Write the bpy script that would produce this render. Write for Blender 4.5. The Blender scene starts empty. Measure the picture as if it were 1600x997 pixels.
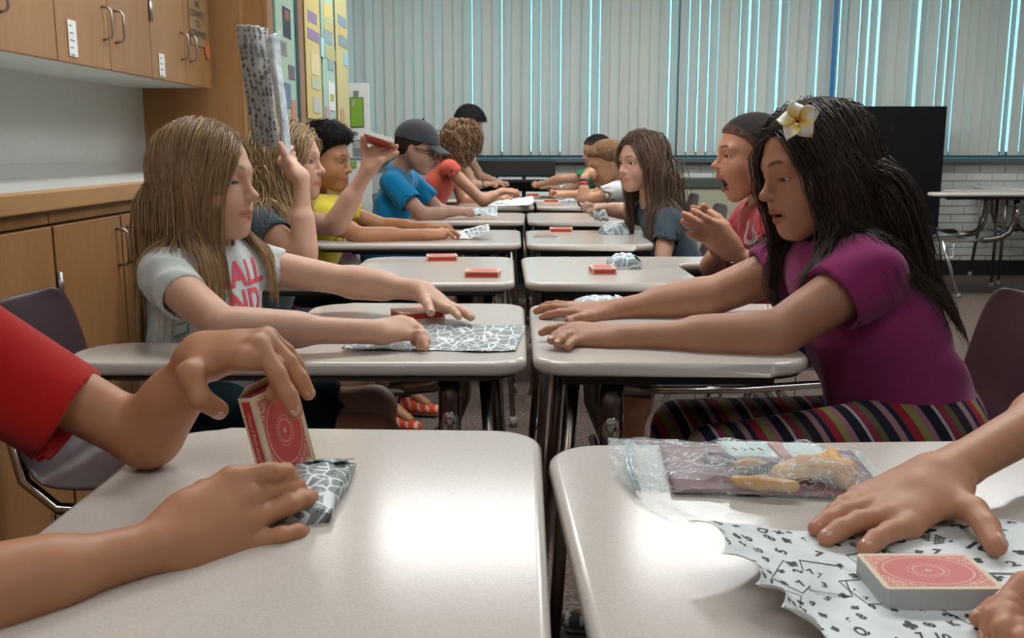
import bpy, bmesh, math, random
import numpy as np
from mathutils import Vector, Matrix, Quaternion
from mathutils.bvhtree import BVHTree

SC = bpy.context.scene
COL = SC.collection
random.seed(7)
RNG = np.random.default_rng(11)

# ---------------------------------------------------------------- camera
F = 1500.0
PITCH = math.radians(10.15)
YAW = math.radians(0.76)
CAMZ = 1.03
cam_d = bpy.data.cameras.new('camera')
cam = bpy.data.objects.new('camera', cam_d)
COL.objects.link(cam)
cam.location = (0, 0, CAMZ)
cam.rotation_euler = (math.radians(90) - PITCH, 0, YAW)
cam_d.sensor_width = 36.0
cam_d.lens = 36.0 * F / 1600.0
cam_d.clip_start = 0.02
cam_d.dof.use_dof = True
cam_d.dof.focus_distance = 1.25
cam_d.dof.aperture_fstop = 22.0
SC.camera = cam
CM = cam.rotation_euler.to_matrix()
CMn = np.array(CM)


def ray(px, py):
    return CMn @ np.array([(px - 800.0) / F, -(py - 498.5) / F, -1.0])


def W(px, py, Y):
    """world point seen at a pixel of the photograph, at room depth Y"""
    d = ray(px, py)
    t = Y / d[1]
    return np.array([d[0] * t, Y, CAMZ + d[2] * t])


def T(px, py, Z):
    """world point seen at a pixel, at height Z"""
    d = ray(px, py)
    t = (Z - CAMZ) / d[2]
    return np.array([d[0] * t, d[1] * t, Z])


# ---------------------------------------------------------------- world, sky
wd = bpy.data.worlds.new('world')
SC.world = wd
wd.use_nodes = True
nt = wd.node_tree
nt.nodes.clear()
wo = nt.nodes.new('ShaderNodeOutputWorld')
bg = nt.nodes.new('ShaderNodeBackground')
bg.inputs[0].default_value = (0.30, 0.80, 1.0, 1)
bg.inputs[1].default_value = 2.5
nt.links.new(bg.outputs[0], wo.inputs[0])

# ---------------------------------------------------------------- exposure
SC.view_settings.view_transform = 'Standard'
SC.view_settings.look = 'None'
SC.view_settings.exposure = 0.28
SC.view_settings.gamma = 1.0
SC.view_settings.use_curve_mapping = False

TROFFER_W = 15.0      # strength of the ceiling light diffusers
# troffer centres: the third row is mirrored in the near desk tops
TROFFERS = [(-1.75, 5.65), (-0.33, 5.65), (1.25, 5.65), (2.85, 5.65),
            (-0.33, 2.6), (2.85, 2.6), (1.25, 2.6), (-0.6, -0.5), (1.6, -0.5)]
LIT = {(-0.33, 5.65), (1.25, 5.65), (2.85, 5.65), (-1.75, 5.65), (-0.33, 2.6), (1.25, 2.6)}


# ---------------------------------------------------------------- helpers
def tag(o, label=None, cat=None, group=None, kind=None):
    if label: o['label'] = label
    if cat: o['category'] = cat
    if group: o['group'] = group
    if kind: o['kind'] = kind
    return o


def empty(name, loc=(0, 0, 0), label=None, cat=None, group=None, rz=0.0):
    o = bpy.data.objects.new(name, None)
    COL.objects.link(o)
    o.location = loc
    o.rotation_euler = (0, 0, rz)
    o.empty_display_size = 0.05
    return tag(o, label, cat, group)


def from_arrays(name, V, Fq, mat, parent=None, smooth=True, col=None, keep_world=True):
    """V (n,3), Fq (m,k) uniform faces -> one mesh object"""
    me = bpy.data.meshes.new(name)
    V = np.asarray(V, dtype=np.float32)
    Fq = np.asarray(Fq, dtype=np.int32)
    m, k = Fq.shape
    me.vertices.add(len(V))
    me.vertices.foreach_set('co', V.ravel())
    me.loops.add(m * k)
    me.loops.foreach_set('vertex_index', Fq.ravel())
    me.polygons.add(m)
    me.polygons.foreach_set('loop_start', np.arange(0, m * k, k, dtype=np.int32))
    me.polygons.foreach_set('use_smooth', np.full(m, smooth))
    me.update(calc_edges=True)
    me.validate()
    if col is not None:
        ca = me.color_attributes.new('Col', 'FLOAT_COLOR', 'POINT')
        c4 = np.ones((len(V), 4), np.float32)
        c4[:, :3] = col
        ca.data.foreach_set('color', c4.ravel())
    return link(name, me, mat, parent, keep_world)


def link(name, me, mat, parent=None, keep_world=True):
    o = bpy.data.objects.new(name, me)
    COL.objects.link(o)
    if mat is not None:
        for m in (mat if isinstance(mat, (list, tuple)) else [mat]):
            me.materials.append(m)
    if parent is not None:
        o.parent = parent
        if keep_world:
            # parents here carry only location and a turn about z
            o.matrix_parent_inverse = wmat(parent).inverted()
    return o


def wmat(o):
    m = Matrix.LocRotScale(o.location, o.rotation_euler, o.scale)
    if o.parent is not None:
        return wmat(o.parent) @ o.matrix_parent_inverse @ m
    return m


class MB:
    """collects simple solids into one bmesh"""
    def __init__(s):
        s.bm = bmesh.new()

    def box(s, lo, hi, rot=None, bev=0.0, mi=0):
        c = [(a + b) / 2 for a, b in zip(lo, hi)]
        d = [abs(b - a) for a, b in zip(lo, hi)]
        r = bmesh.ops.create_cube(s.bm, size=1.0)
        vs = r['verts']
        bmesh.ops.scale(s.bm, vec=d, verts=vs)
        if bev > 0:
            es = list({e for v in vs for e in v.link_edges})
            rr = bmesh.ops.bevel(s.bm, geom=es, offset=bev, segments=2, affect='EDGES', profile=0.5)
            vs = list({v for f in rr['faces'] for v in f.verts} | {v for v in vs if v.is_valid})
        if rot is not None:
            bmesh.ops.transform(s.bm, matrix=rot.to_4x4(), verts=vs)
        bmesh.ops.translate(s.bm, vec=c, verts=vs)
        if mi:
            for f in {f for v in vs for f in v.link_faces}: f.material_index = mi
        return s

    def tube(s, pts, r, n=8, cap=True, flat=None, mi=0):
        pts = [Vector(p) for p in pts]
        rs = r if isinstance(r, (list, tuple)) else [r] * len(pts)
        rings = []
        up = None
        for i, p in enumerate(pts):
            a = pts[max(i - 1, 0)]; b = pts[min(i + 1, len(pts) - 1)]
            d = (b - a).normalized()
            if up is None:
                up = Vector((0, 0, 1)) if abs(d.z) < 0.9 else Vector((1, 0, 0))
                if flat is not None: up = Vector(flat)
            x = d.cross(up).normalized()
            y = x.cross(d).normalized()
            up = y
            fy = 1.0 if flat is None else 0.45
            rings.append([s.bm.verts.new(p + (x * math.cos(2 * math.pi * k / n) + y * fy * math.sin(2 * math.pi * k / n)) * rs[i]) for k in range(n)])
        for i in range(len(rings) - 1):
            for k in range(n):
                f = s.bm.faces.new((rings[i][k], rings[i][(k + 1) % n], rings[i + 1][(k + 1) % n], rings[i + 1][k]))
                f.smooth = True; f.material_index = mi
        if cap:
            s.bm.faces.new(rings[0][::-1]).material_index = mi
            s.bm.faces.new(rings[-1]).material_index = mi
        return s

    def sphere(s, c, r, seg=16, rings=10):
        rr = bmesh.ops.create_uvsphere(s.bm, u_segments=seg, v_segments=rings, radius=1.0)
        vs = rr['verts']
        bmesh.ops.scale(s.bm, vec=r if hasattr(r, '__len__') else (r, r, r), verts=vs)
        bmesh.ops.translate(s.bm, vec=c, verts=vs)
        for f in {f for v in vs for f in v.link_faces}: f.smooth = True
        return s

    def prism(s, outline, z0, z1, bev=0.0, seg=3):
        """outline list of (x,y) ccw"""
        lo = [s.bm.verts.new((x, y, z0)) for x, y in outline]
        f0 = s.bm.faces.new(lo[::-1])
        r = bmesh.ops.extrude_face_region(s.bm, geom=[f0])
        up = [g for g in r['geom'] if isinstance(g, bmesh.types.BMVert)]
        bmesh.ops.translate(s.bm, vec=(0, 0, z1 - z0), verts=up)
        f0r = [f for f in s.bm.faces if f.is_valid and f in r['geom']]
        bmesh.ops.recalc_face_normals(s.bm, faces=s.bm.faces[:])
        if bev > 0:
            es = [e for e in s.bm.edges if e.is_valid and abs(e.verts[0].co.z - e.verts[1].co.z) < 1e-6 and
                  len(e.link_faces) == 2 and e.calc_face_angle(0) > 1.0]
            bmesh.ops.bevel(s.bm, geom=es, offset=bev, segments=seg, affect='EDGES', profile=0.5)
            for f in s.bm.faces:
                if len(f.verts) == 4: f.smooth = True
        return s

    def obj(s, name, mat, parent=None, world=True):
        me = bpy.data.meshes.new(name)
        bmesh.ops.recalc_face_normals(s.bm, faces=s.bm.faces[:])
        s.bm.to_mesh(me)
        s.bm.free()
        return link(name, me, mat, parent, world)


def copy_tree(o, parent=None):
    c = o.copy()
    COL.objects.link(c)
    c.parent = parent
    for ch in list(o.children):
        copy_tree(ch, c)
    return c


def arc(c, r, a0, a1, n):
    return [(c[0] + r * math.cos(a0 + (a1 - a0) * i / n), c[1] + r * math.sin(a0 + (a1 - a0) * i / n)) for i in range(n + 1)]


# ---------------------------------------------------------------- materials
def mat(name, color=(0.8, 0.8, 0.8), rough=0.5, metal=0.0, spec=0.5, **kw):
    m = bpy.data.materials.new(name)
    m.use_nodes = True
    b = m.node_tree.nodes['Principled BSDF']
    b.inputs['Base Color'].default_value = (*color, 1)
    b.inputs['Roughness'].default_value = rough
    b.inputs['Metallic'].default_value = metal
    b.inputs['Specular IOR Level'].default_value = spec
    for k, v in kw.items():
        b.inputs[k.replace('_', ' ')].default_value = v
    return m


def nodes(m):
    return m.node_tree, m.node_tree.nodes['Principled BSDF']


def tex_noise(nt, scale, detail=2.0, rough=0.5, vec=None, dist=0.0):
    n = nt.nodes.new('ShaderNodeTexNoise')
    n.inputs['Scale'].default_value = scale
    n.inputs['Detail'].default_value = detail
    n.inputs['Roughness'].default_value = rough
    n.inputs['Distortion'].default_value = dist
    if vec is not None: nt.links.new(vec, n.inputs['Vector'])
    return n


def coord(nt, scale=(1, 1, 1), which='Object', rot=(0, 0, 0), loc=(0, 0, 0)):
    tc = nt.nodes.new('ShaderNodeTexCoord')
    mp = nt.nodes.new('ShaderNodeMapping')
    mp.inputs['Scale'].default_value = scale
    mp.inputs['Rotation'].default_value = rot
    mp.inputs['Location'].default_value = loc
    nt.links.new(tc.outputs[which], mp.inputs['Vector'])
    return mp.outputs['Vector']


def ramp(nt, fac, stops, interp='LINEAR'):
    r = nt.nodes.new('ShaderNodeValToRGB')
    r.color_ramp.interpolation = interp
    els = r.color_ramp.elements
    while len(els) < len(stops): els.new(0.5)
    for e, (p, c) in zip(els, stops):
        e.position = p
        e.color = (*c, 1)
    nt.links.new(fac, r.inputs['Fac'])
    return r.outputs['Color']


def bump(nt, b, h, strength=0.3, dist=0.01):
    n = nt.nodes.new('ShaderNodeBump')
    n.inputs['Strength'].default_value = strength
    n.inputs['Distance'].default_value = dist
    nt.links.new(h, n.inputs['Height'])
    nt.links.new(n.outputs['Normal'], b.inputs['Normal'])


def noisy(name, c1, c2, scale=20, rough=0.6, detail=3, bmp=0.0, bscale=None, stretch=(1, 1, 1), bdist=0.002, **kw):
    m = mat(name, c1, rough, **kw)
    nt, b = nodes(m)
    v = coord(nt, stretch)
    n = tex_noise(nt, scale, detail, vec=v)
    nt.links.new(ramp(nt, n.outputs['Fac'], [(0.3, c1), (0.7, c2)]), b.inputs['Base Color'])
    if bmp > 0:
        n2 = tex_noise(nt, bscale or scale, 3, vec=v)
        bump(nt, b, n2.outputs['Fac'], bmp, bdist)
    return m


def wood(name, c1, c2, c3, grain=(2.2, 2.2, 0.16)):
    m = mat(name, c1, 0.42, spec=0.4)
    nt, b = nodes(m)
    v = coord(nt, grain)
    oi = nt.nodes.new('ShaderNodeObjectInfo')
    ad = nt.nodes.new('ShaderNodeVectorMath'); ad.operation = 'ADD'
    sc = nt.nodes.new('ShaderNodeVectorMath'); sc.operation = 'SCALE'
    sc.inputs['Scale'].default_value = 7.0
    cx = nt.nodes.new('ShaderNodeCombineXYZ')
    nt.links.new(oi.outputs['Random'], cx.inputs[0]); nt.links.new(oi.outputs['Random'], cx.inputs[1])
    nt.links.new(cx.outputs[0], sc.inputs[0])
    nt.links.new(v, ad.inputs[0]); nt.links.new(sc.outputs[0], ad.inputs[1])
    a = tex_noise(nt, 2.2, 2, vec=ad.outputs[0], dist=0.6)
    f = tex_noise(nt, 55, 3, 0.6, vec=ad.outputs[0])
    mx = nt.nodes.new('ShaderNodeMath'); mx.operation = 'MULTIPLY_ADD'
    mx.inputs[1].default_value = 0.32
    nt.links.new(f.outputs['Fac'], mx.inputs[0])
    m2 = nt.nodes.new('ShaderNodeMath'); m2.operation = 'MULTIPLY'; m2.inputs[1].default_value = 0.7
    nt.links.new(a.outputs['Fac'], m2.inputs[0])
    nt.links.new(m2.outputs[0], mx.inputs[2])
    nt.links.new(ramp(nt, mx.outputs[0], [(0.36, c1), (0.5, c2), (0.66, c3)]), b.inputs['Base Color'])
    return m


M = {}
M['wood'] = wood('oak veneer', (0.27, 0.125, 0.045), (0.325, 0.160, 0.060), (0.375, 0.190, 0.075))
M['wood_edge'] = wood('oak worktop edge', (0.35, 0.175, 0.07), (0.42, 0.225, 0.095), (0.47, 0.26, 0.115), grain=(2.2, 0.16, 2.2))
M['wood_dark'] = mat('dark wood stile', (0.16, 0.075, 0.036), 0.5)
M['counter'] = noisy('laminate worktop', (0.50, 0.50, 0.47), (0.56, 0.56, 0.53), 120, 0.4)
M['splash'] = noisy('wall vinyl', (0.56, 0.565, 0.53), (0.60, 0.60, 0.565), 90, 0.7, bmp=0.15, bscale=260)
M['white_lam'] = mat('white laminate', (0.70, 0.72, 0.69), 0.45)
M['wall'] = noisy('painted wall', (0.56, 0.58, 0.55), (0.60, 0.62, 0.59), 6, 0.7, bmp=0.1, bscale=140)
M['brick'] = noisy('white painted brick', (0.58, 0.60, 0.585), (0.64, 0.66, 0.64), 14, 0.55, bmp=0.25, bscale=120)
M['mortar'] = mat('painted mortar', (0.50, 0.52, 0.50), 0.8)
M['ceiling'] = noisy('ceiling tile', (0.62, 0.62, 0.59), (0.68, 0.68, 0.65), 80, 0.9)
M['chrome'] = mat('chrome', (0.62, 0.60, 0.57), 0.16, 1.0)
M['steel'] = mat('brushed steel pull', (0.42, 0.40, 0.38), 0.35, 1.0)
M['dark_steel'] = mat('worn dark chrome', (0.20, 0.17, 0.15), 0.28, 1.0)
M['black'] = mat('black plastic', (0.012, 0.012, 0.013), 0.45)
M['black_gloss'] = mat('black lacquer', (0.006, 0.006, 0.008), 0.22)
M['base_black'] = mat('black vinyl base', (0.012, 0.011, 0.012), 0.5)
M['maroon_seat'] = noisy('burgundy shell plastic', (0.040, 0.016, 0.022), (0.052, 0.020, 0.028), 300, 0.33, bmp=0.08, bscale=700)
M['alum'] = mat('aluminium frame', (0.13, 0.16, 0.17), 0.45, 0.6)
M['paper'] = noisy('white paper', (0.72, 0.75, 0.75), (0.78, 0.80, 0.80), 30, 0.6, bmp=0.2, bscale=60)
M['rubber'] = mat('rubber glide', (0.25, 0.24, 0.22), 0.5)
M['beige'] = mat('beige enamel', (0.36, 0.36, 0.27), 0.5)

# desk laminate: pale warm grey with a faint speckle
m = mat('desk laminate', (0.58, 0.53, 0.48), 0.15, spec=0.5)
nt, b = nodes(m)
v = coord(nt)
n = tex_noise(nt, 420, 2, vec=v)
nt.links.new(ramp(nt, n.outputs['Fac'], [(0.35, (0.545, 0.495, 0.450)), (0.65, (0.61, 0.56, 0.515))]), b.inputs['Base Color'])
n2 = tex_noise(nt, 900, 2, vec=v)
bump(nt, b, n2.outputs['Fac'], 0.06, 0.0006)
M['desk'] = m
M['desk_under'] = mat('desk underside', (0.022, 0.018, 0.016), 0.6)

# carpet
m = mat('carpet', (0.12, 0.095, 0.085), 0.95, spec=0.1)
nt, b = nodes(m)
v = coord(nt)
n = tex_noise(nt, 95, 5, 0.75, vec=v)
nt.links.new(ramp(nt, n.outputs['Fac'], [(0.36, (0.04, 0.032, 0.032)), (0.5, (0.125, 0.092, 0.080)), (0.64, (0.27, 0.20, 0.165))]), b.inputs['Base Color'])
bump(nt, b, n.outputs['Fac'], 0.8, 0.004)
M['carpet'] = m

# blind vane: fabric that lets a little daylight through
m = mat('blind vane fabric', (0.70, 0.70, 0.66), 0.75)
nt, b = nodes(m)
v = coord(nt, (60, 60, 2))
n = tex_noise(nt, 8, 3, vec=v)
bump(nt, b, n.outputs['Fac'], 0.15, 0.001)
tr = nt.nodes.new('ShaderNodeBsdfTranslucent'); tr.inputs[0].default_value = (0.55, 0.52, 0.46, 1)
mx = nt.nodes.new('ShaderNodeMixShader'); mx.inputs[0].default_value = 0.32
nt.links.new(b.outputs[0], mx.inputs[1]); nt.links.new(tr.outputs[0], mx.inputs[2])
nt.links.new(mx.outputs[0], nt.nodes['Material Output'].inputs['Surface'])
M['vane'] = m

# window glass: thin, slightly tinted
m = mat('window glass', (1, 1, 1), 0.0)
nt, b = nodes(m)
tp = nt.nodes.new('ShaderNodeBsdfTransparent'); tp.inputs[0].default_value = (0.86, 0.95, 0.97, 1)
gl = nt.nodes.new('ShaderNodeBsdfGlossy'); gl.inputs['Roughness'].default_value = 0.02
mx = nt.nodes.new('ShaderNodeMixShader'); mx.inputs[0].default_value = 0.06
nt.links.new(tp.outputs[0], mx.inputs[1]); nt.links.new(gl.outputs[0], mx.inputs[2])
nt.links.new(mx.outputs[0], nt.nodes['Material Output'].inputs['Surface'])
M['glass'] = m


def emit(name, color, s):
    m = bpy.data.materials.new(name); m.use_nodes = True
    nt = m.node_tree; nt.nodes.clear()
    o = nt.nodes.new('ShaderNodeOutputMaterial'); e = nt.nodes.new('ShaderNodeEmission')
    e.inputs[0].default_value = (*color, 1); e.inputs[1].default_value = s
    nt.links.new(e.outputs[0], o.inputs[0])
    return m


M['lit'] = emit('lit diffuser', (0.985, 1.0, 0.985), TROFFER_W)
M['dim'] = emit('half-lit diffuser', (0.985, 1.0, 0.985), TROFFER_W * .45)
M['unlit'] = mat('unlit diffuser', (0.7, 0.7, 0.68), 0.5)
_flat = {}


def flat(c, rough=0.7):
    k = (tuple(round(x, 3) for x in c), rough)
    if k not in _flat:
        _flat[k] = noisy('print colour', tuple(x * 0.95 for x in c), tuple(min(1, x * 1.04) for x in c), 40, rough)
    return _flat[k]


# ================================================================ ROOM
XL, XR, YB, YF, ZC = -1.65, 4.9, 7.85, -2.2, 2.75
SILL = 0.945


def struct(name, mb, mt, parent=None):
    o = mb.obj(name, mt, parent)
    o['kind'] = 'structure'
    return o


struct('floor', MB().box((XL - .1, YF - .1, -.1), (XR + .1, YB + .1, 0)), M['carpet'])
ceil = struct('ceiling', MB().box((XL - .1, YF - .1, ZC), (XR + .1, YB + .1, ZC + .1)), M['ceiling'])
struct('wall_left', MB().box((XL - .1, YF - .1, 0), (XL, YB + .1, ZC)), M['splash'])
struct('wall_right', MB().box((XR, YF - .1, 0), (XR + .1, YB + .1, ZC)), M['wall'])
struct('wall_rear', MB().box((XL - .1, YF - .1, 0), (XR + .1, YF, ZC)), M['wall'])
WX0, WX1, WZ1 = -1.55, 4.78, 2.6
mb = MB()
mb.box((XL - .1, YB, 0), (XR + .1, YB + .15, SILL - 0.03))
mb.box((XL - .1, YB, WZ1), (XR + .1, YB + .15, ZC))
mb.box((XL - .1, YB, SILL - .03), (WX0, YB + .15, WZ1))
mb.box((WX1, YB, SILL - .03), (XR + .1, YB + .15, WZ1))
wb = struct('wall_back', mb, M['mortar'])
# painted bricks under the sill where the photo shows them
brick_me = None
bw, bh = 0.203, 0.067
nb_ = 0
for r in range(13):
    z = SILL - 0.05 - (r + 0.5) * bh
    for c in range(33):
        x = XL + 0.02 + (c + 0.5) * bw + (bw / 2 if r % 2 else 0)
        if x + bw / 2 > XR: continue
        if not (x > 2.85 or (r < 5 and x > 0.1)): continue
        if brick_me is None:
            t = MB().box((-bw / 2 + .004, -.008, -bh / 2 + .004), (bw / 2 - .004, .008, bh / 2 - .004), bev=.003)
            o = t.obj('brick', M['brick'], wb)
            brick_me = o.data
        else:
            o = link('brick', brick_me, None, wb)
        o.location = (x, YB - .003 - random.random() * .003, z)
        nb_ += 1
struct('baseboard_back', MB().box((XL, YB - .025, 0), (XR, YB, .125)), M['base_black'])
struct('baseboard_right', MB().box((XR - .02, YF, 0), (XR, YB - .03, .125)), M['base_black'])
struct('trim_1', MB().box((WX0 - .05, YB - .10, SILL - .035), (WX1 + .05, YB + .02, SILL), bev=.004), M['alum'])
# window: frame, mullions, panes
mb = MB()
mb.box((WX0, YB + .03, SILL), (WX1, YB + .10, SILL + .05))
mb.box((WX0, YB + .03, WZ1 - .05), (WX1, YB + .10, WZ1))
mull = [WX0 + .03, -0.15, 1.22, 2.55, 3.7, WX1 - .03]
win = struct('window_1', mb, M['alum'])
for x in mull:
    MB().box((x - .025, YB + .03, SILL + .05), (x + .025, YB + .10, WZ1 - .05)).obj('mullion', M['alum'], win)
for a, c in zip(mull[:-1], mull[1:]):
    MB().box((a + .025, YB + .06, SILL + .05), (c - .025, YB + .066, WZ1 - .05)).obj('pane', M['glass'], win)

# vertical blind: every vane its own part
bl = empty('vertical_blind', (1.6, YB - .13, 0), 'wide off-white vertical blind closed across the whole back window', 'blind')
MB().box((WX0 - .02, YB - .17, WZ1 - .02), (WX1 + .02, YB - .09, WZ1 + .04)).obj('head_rail', M['white_lam'], bl)
vane_me = None
pitch = 0.0765
x = WX0 + 0.03
GAPX = [547, 574, 617, 661, 686, 733, 749, 777, 794, 822, 838, 867, 886, 917, 931, 1004, 1053, 1162, 1180, 1228, 1321, 1403, 1420, 1565, 1590]
gap_w = [W(px, 20, YB - .13)[0] for px in GAPX]
i = 0
while x < WX1:
    g = min(abs(x - q) for q in gap_w)
    wv = 0.089
    ang = math.radians(random.uniform(1, 7))
    if g < 0.022: ang = math.radians(random.uniform(36, 42))
    elif random.random() < 0.16: ang = math.radians(random.uniform(31.2, 33.5))
    elif random.random() < 0.3: ang = math.radians(random.uniform(24, 30))
    if vane_me is None:
        bm = bmesh.new()
        # gently curved cross-section
        n = 6
        h = WZ1 - .02 - (SILL + .022)
        for s_ in (0, 1):
            for k in range(n + 1):
                u = (k / n - .5) * wv
                bm.verts.new((u, 0.0018 * (1 - (2 * u / wv) ** 2) + s_ * .0008, SILL + .022))
                bm.verts.new((u, 0.0018 * (1 - (2 * u / wv) ** 2) + s_ * .0008, SILL + .022 + h))
        bm.verts.ensure_lookup_table()
        for s_ in (0, 1):
            o0 = s_ * 2 * (n + 1)
            for k in range(n):
                q = [bm.verts[o0 + 2 * k], bm.verts[o0 + 2 * k + 2], bm.verts[o0 + 2 * k + 3], bm.verts[o0 + 2 * k + 1]]
                f = bm.faces.new(q if s_ == 0 else q[::-1]); f.smooth = True
        for k in (0, n):
            a = 2 * k; c = 2 * (n + 1) + 2 * k
            bm.faces.new([bm.verts[a], bm.verts[a + 1], bm.verts[c + 1], bm.verts[c]])
        vane_me = bpy.data.meshes.new('slat')
        bm.to_mesh(vane_me); bm.free()
        vane_me.materials.append(M['vane'])
    o = link('slat', vane_me, None, bl)
    o.location = (x, YB - .13 + (0.004 if i % 2 else -0.004), 0)
    o.rotation_euler = (0, 0, ang)
    i += 1
    x += pitch
# plain blue strip put in for the post between two blinds
tag(MB().box((-.016, -.004, 1.15), (.016, .004, WZ1)).obj('blue_strip', mat('blue strip plastic', (0.02, 0.17, 0.42), .4)),
    'blue vertical strip hanging in front of the blind, right of centre', 'strip')
bpy.data.objects['blue_strip'].location = (W(1303, 80, YB - .2)[0], YB - .20, 0)

# ceiling lights
for k, (x, y) in enumerate(TROFFERS):
    e = empty('ceiling_light', (x, y, ZC), ['recessed ceiling light over the far left desks by the tall cupboard', 'recessed ceiling light over the fifth and sixth pairs of desks', 'recessed ceiling light over the far right of the desks', 'recessed ceiling light above the chalkboard', 'recessed ceiling light over the second and third pairs of desks', 'recessed ceiling light over the open floor at right, halfway back', 'recessed ceiling light above the girl in magenta', 'recessed ceiling light behind the viewer at left', 'recessed ceiling light behind the viewer at right'][k], 'light', 'fluorescent ceiling lights')
    MB().box((x - .61, y - .3, ZC - .03), (x + .61, y - .27, ZC)).box((x - .61, y + .27, ZC - .03), (x + .61, y + .3, ZC)) \
        .box((x - .61, y - .27, ZC - .03), (x - .58, y + .27, ZC)).box((x + .58, y - .27, ZC - .03), (x + .61, y + .27, ZC)).obj('frame', M['white_lam'], e)
    MB().box((x - .58, y - .27, ZC - .02), (x + .58, y + .27, ZC - .012)).obj('diffuser', M['lit'] if (x, y) in LIT else (M['dim'] if y < 0 else M['unlit']), e)

# ================================================================ LEFT WALL CABINETS
XU, XLO = -1.317, -1.10         # faces of upper and lower units
UZ = 1.275


def pull(parent, x, y, z, h=.1, name='handle'):
    pts = [(x, y, z - h / 2), (x + .024, y, z - h / 2 + .004), (x + .03, y, z - h / 2 + .014), (x + .03, y, z + h / 2 - .014), (x + .024, y, z + h / 2 - .004), (x, y, z + h / 2)]
    MB().tube(pts, .0042, 8).obj(name, M['steel'], parent)


# depth of the door seams, near to far
def ydepth(px, X):           # where the plane x = X is seen at column px (at the horizon row)
    d = ray(px, 230)
    return X / d[0] * d[1]


ub = [ydepth(p, XU) for p in (102, 183, 246, 298, 337)]
u0 = ub[0] - (ub[1] - ub[0])
units = [(u0 - .75, u0 - .375, u0 - 0.02, 'nearest wall cabinet, top left corner, its pull with a green tag'),
         (u0 - .0, None, ub[0], ''), (ub[0], ub[1], ub[2], ''), (ub[2], ub[3], ub[4], '')]
labs = ['oak wall cabinet out of the top left of the photo', 'oak wall cabinet at the top left edge with a green tag on its pull',
        'oak wall cabinet with the nearer white list taped by its hinge, two pulls together',
        'oak wall cabinet farthest along, beside the tall cupboard, with a brown paper sign']
e_ = [(u0 - .74, u0 - .37, u0 - .02), (u0 - .02, ub[0] - .345, ub[0]), (ub[0], ub[1], ub[2]), (ub[2], ub[3], ub[4])]
e_[1] = (ub[0] - .70, ub[0] - .35, ub[0])
e_[0] = (ub[0] - 1.40, ub[0] - 1.05, ub[0] - .70)
for k, (a, c, d) in enumerate(e_):
    t = empty('wall_cabinet', (XU - .15, (a + d) / 2, UZ), labs[k], 'cabinet', 'oak wall cabinets')
    MB().box((XL, a + .001, UZ), (XU - .02, d - .001, 2.2)).obj('body', M['white_lam'], t)
    for lo, hi, hs in ((a, c, 1), (c, d, -1)):
        dd = MB().box((XU - .019, lo + .003, UZ - .004), (XU, hi - .003, 2.2), bev=.002).obj('door', M['wood'], t)
        hy = hi - .045 if hs > 0 else lo + .045
        pull(dd, XU, hy, UZ + .135)
        if hs > 0:
            MB().tube([(XU + .004, lo + .006, UZ + .19), (XU + .004, lo + .006, UZ + .27)], .007, 8).obj('hinge', M['steel'], dd)
# small papers fixed to the wall cabinets
def paper_on_x(name, X, y0, y1, z0, z1, m, label, cat, th=.0015, parent=None):
    o = MB().box((X, y0, z0), (X + th, y1, z1)).obj(name, m, parent)
    return tag(o, label, cat) if label else o


def text_mesh(txt, size, name, m, parent, M4, extr=0.0, align='CENTER', font_bold=0.0):
    cu = bpy.data.curves.new(name, 'FONT')
    cu.body = txt; cu.size = size; cu.align_x = align; cu.align_y = 'CENTER'; cu.extrude = extr
    cu.offset = font_bold
    o = bpy.data.objects.new(name, cu)
    me = bpy.data.meshes.new_from_object(o)
    me.name = name
    bpy.data.objects.remove(o); bpy.data.curves.remove(cu)
    me.transform(M4)
    me.materials.clear()
    return link(name, me, m, parent)


def frame4(o, r, u):
    o, r, u = Vector(o), Vector(r).normalized(), Vector(u).normalized()
    n = r.cross(u)
    m4 = Matrix((r, u, n)).transposed().to_4x4()
    m4.translation = o
    return m4


M['ink'] = mat('black ink', (0.02, 0.02, 0.025), 0.6)
M['ink_grey'] = mat('grey ink', (0.20, 0.21, 0.22), 0.6)
for k, (px, z0, z1, n) in enumerate(((125, 1.280, 1.382, 5), (262, 1.272, 1.352, 4))):
    y0 = ydepth(px - 6, XU); y1 = y0 + .052
    o = paper_on_x('taped_list', XU + .002, y0, y1, z0 + .01, z1 + .01, M['paper'],
                   'narrow white typed list taped to the wall cabinet door, ' + ('nearer one' if k == 0 else 'farther one'), 'paper')
    for j in range(n):
        zz = z1 - .006 - (z1 - z0 - .02) * j / (n - 1)
        MB().box((XU + .0036, y0 + .008, zz - .002), (XU + .004, y0 + .026 + .012 * ((j * 7) % 3) / 2, zz + .002)).obj('print', M['ink_grey'], o)
pS = paper_on_x('paper_sign', XU + .002, ydepth(306, XU), ydepth(330, XU), 1.43, 1.98, flat((0.30, 0.175, 0.075)),
                'tall brown paper sign hung on the farthest wall cabinet', 'sign')
yc = (ydepth(306, XU) + ydepth(330, XU)) / 2
for j, tx in enumerate(('WE', 'CONNECT', 'TO', 'CONVINCE')):
    text_mesh(tx, .036, 'lettering', M['ink'], pS, frame4((XU + .0042, yc, 1.590 - j * .038), (0, 1, 0), (0, 0, 1)), font_bold=.0008)
yo_ = ydepth(331, XU)
g_ = MB().tube([(XU + .004, yo_, 1.42), (XU + .006, yo_, 1.42)], .032, 16).obj('paper_cutout', flat((0.55, 0.14, 0.05)))
tag(g_, 'small orange paper cut-out stuck beside the last pull of the wall cabinets', 'decoration')
gt = MB()
gt.box((XU + .035, ydepth(17, XU) - .012, 1.40), (XU + .038, ydepth(17, XU) + .012, 1.47))
tag(gt.obj('tag', flat((0.10, 0.30, 0.10))), 'small green tag hanging on the pull at the top left corner', 'tag')

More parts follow.
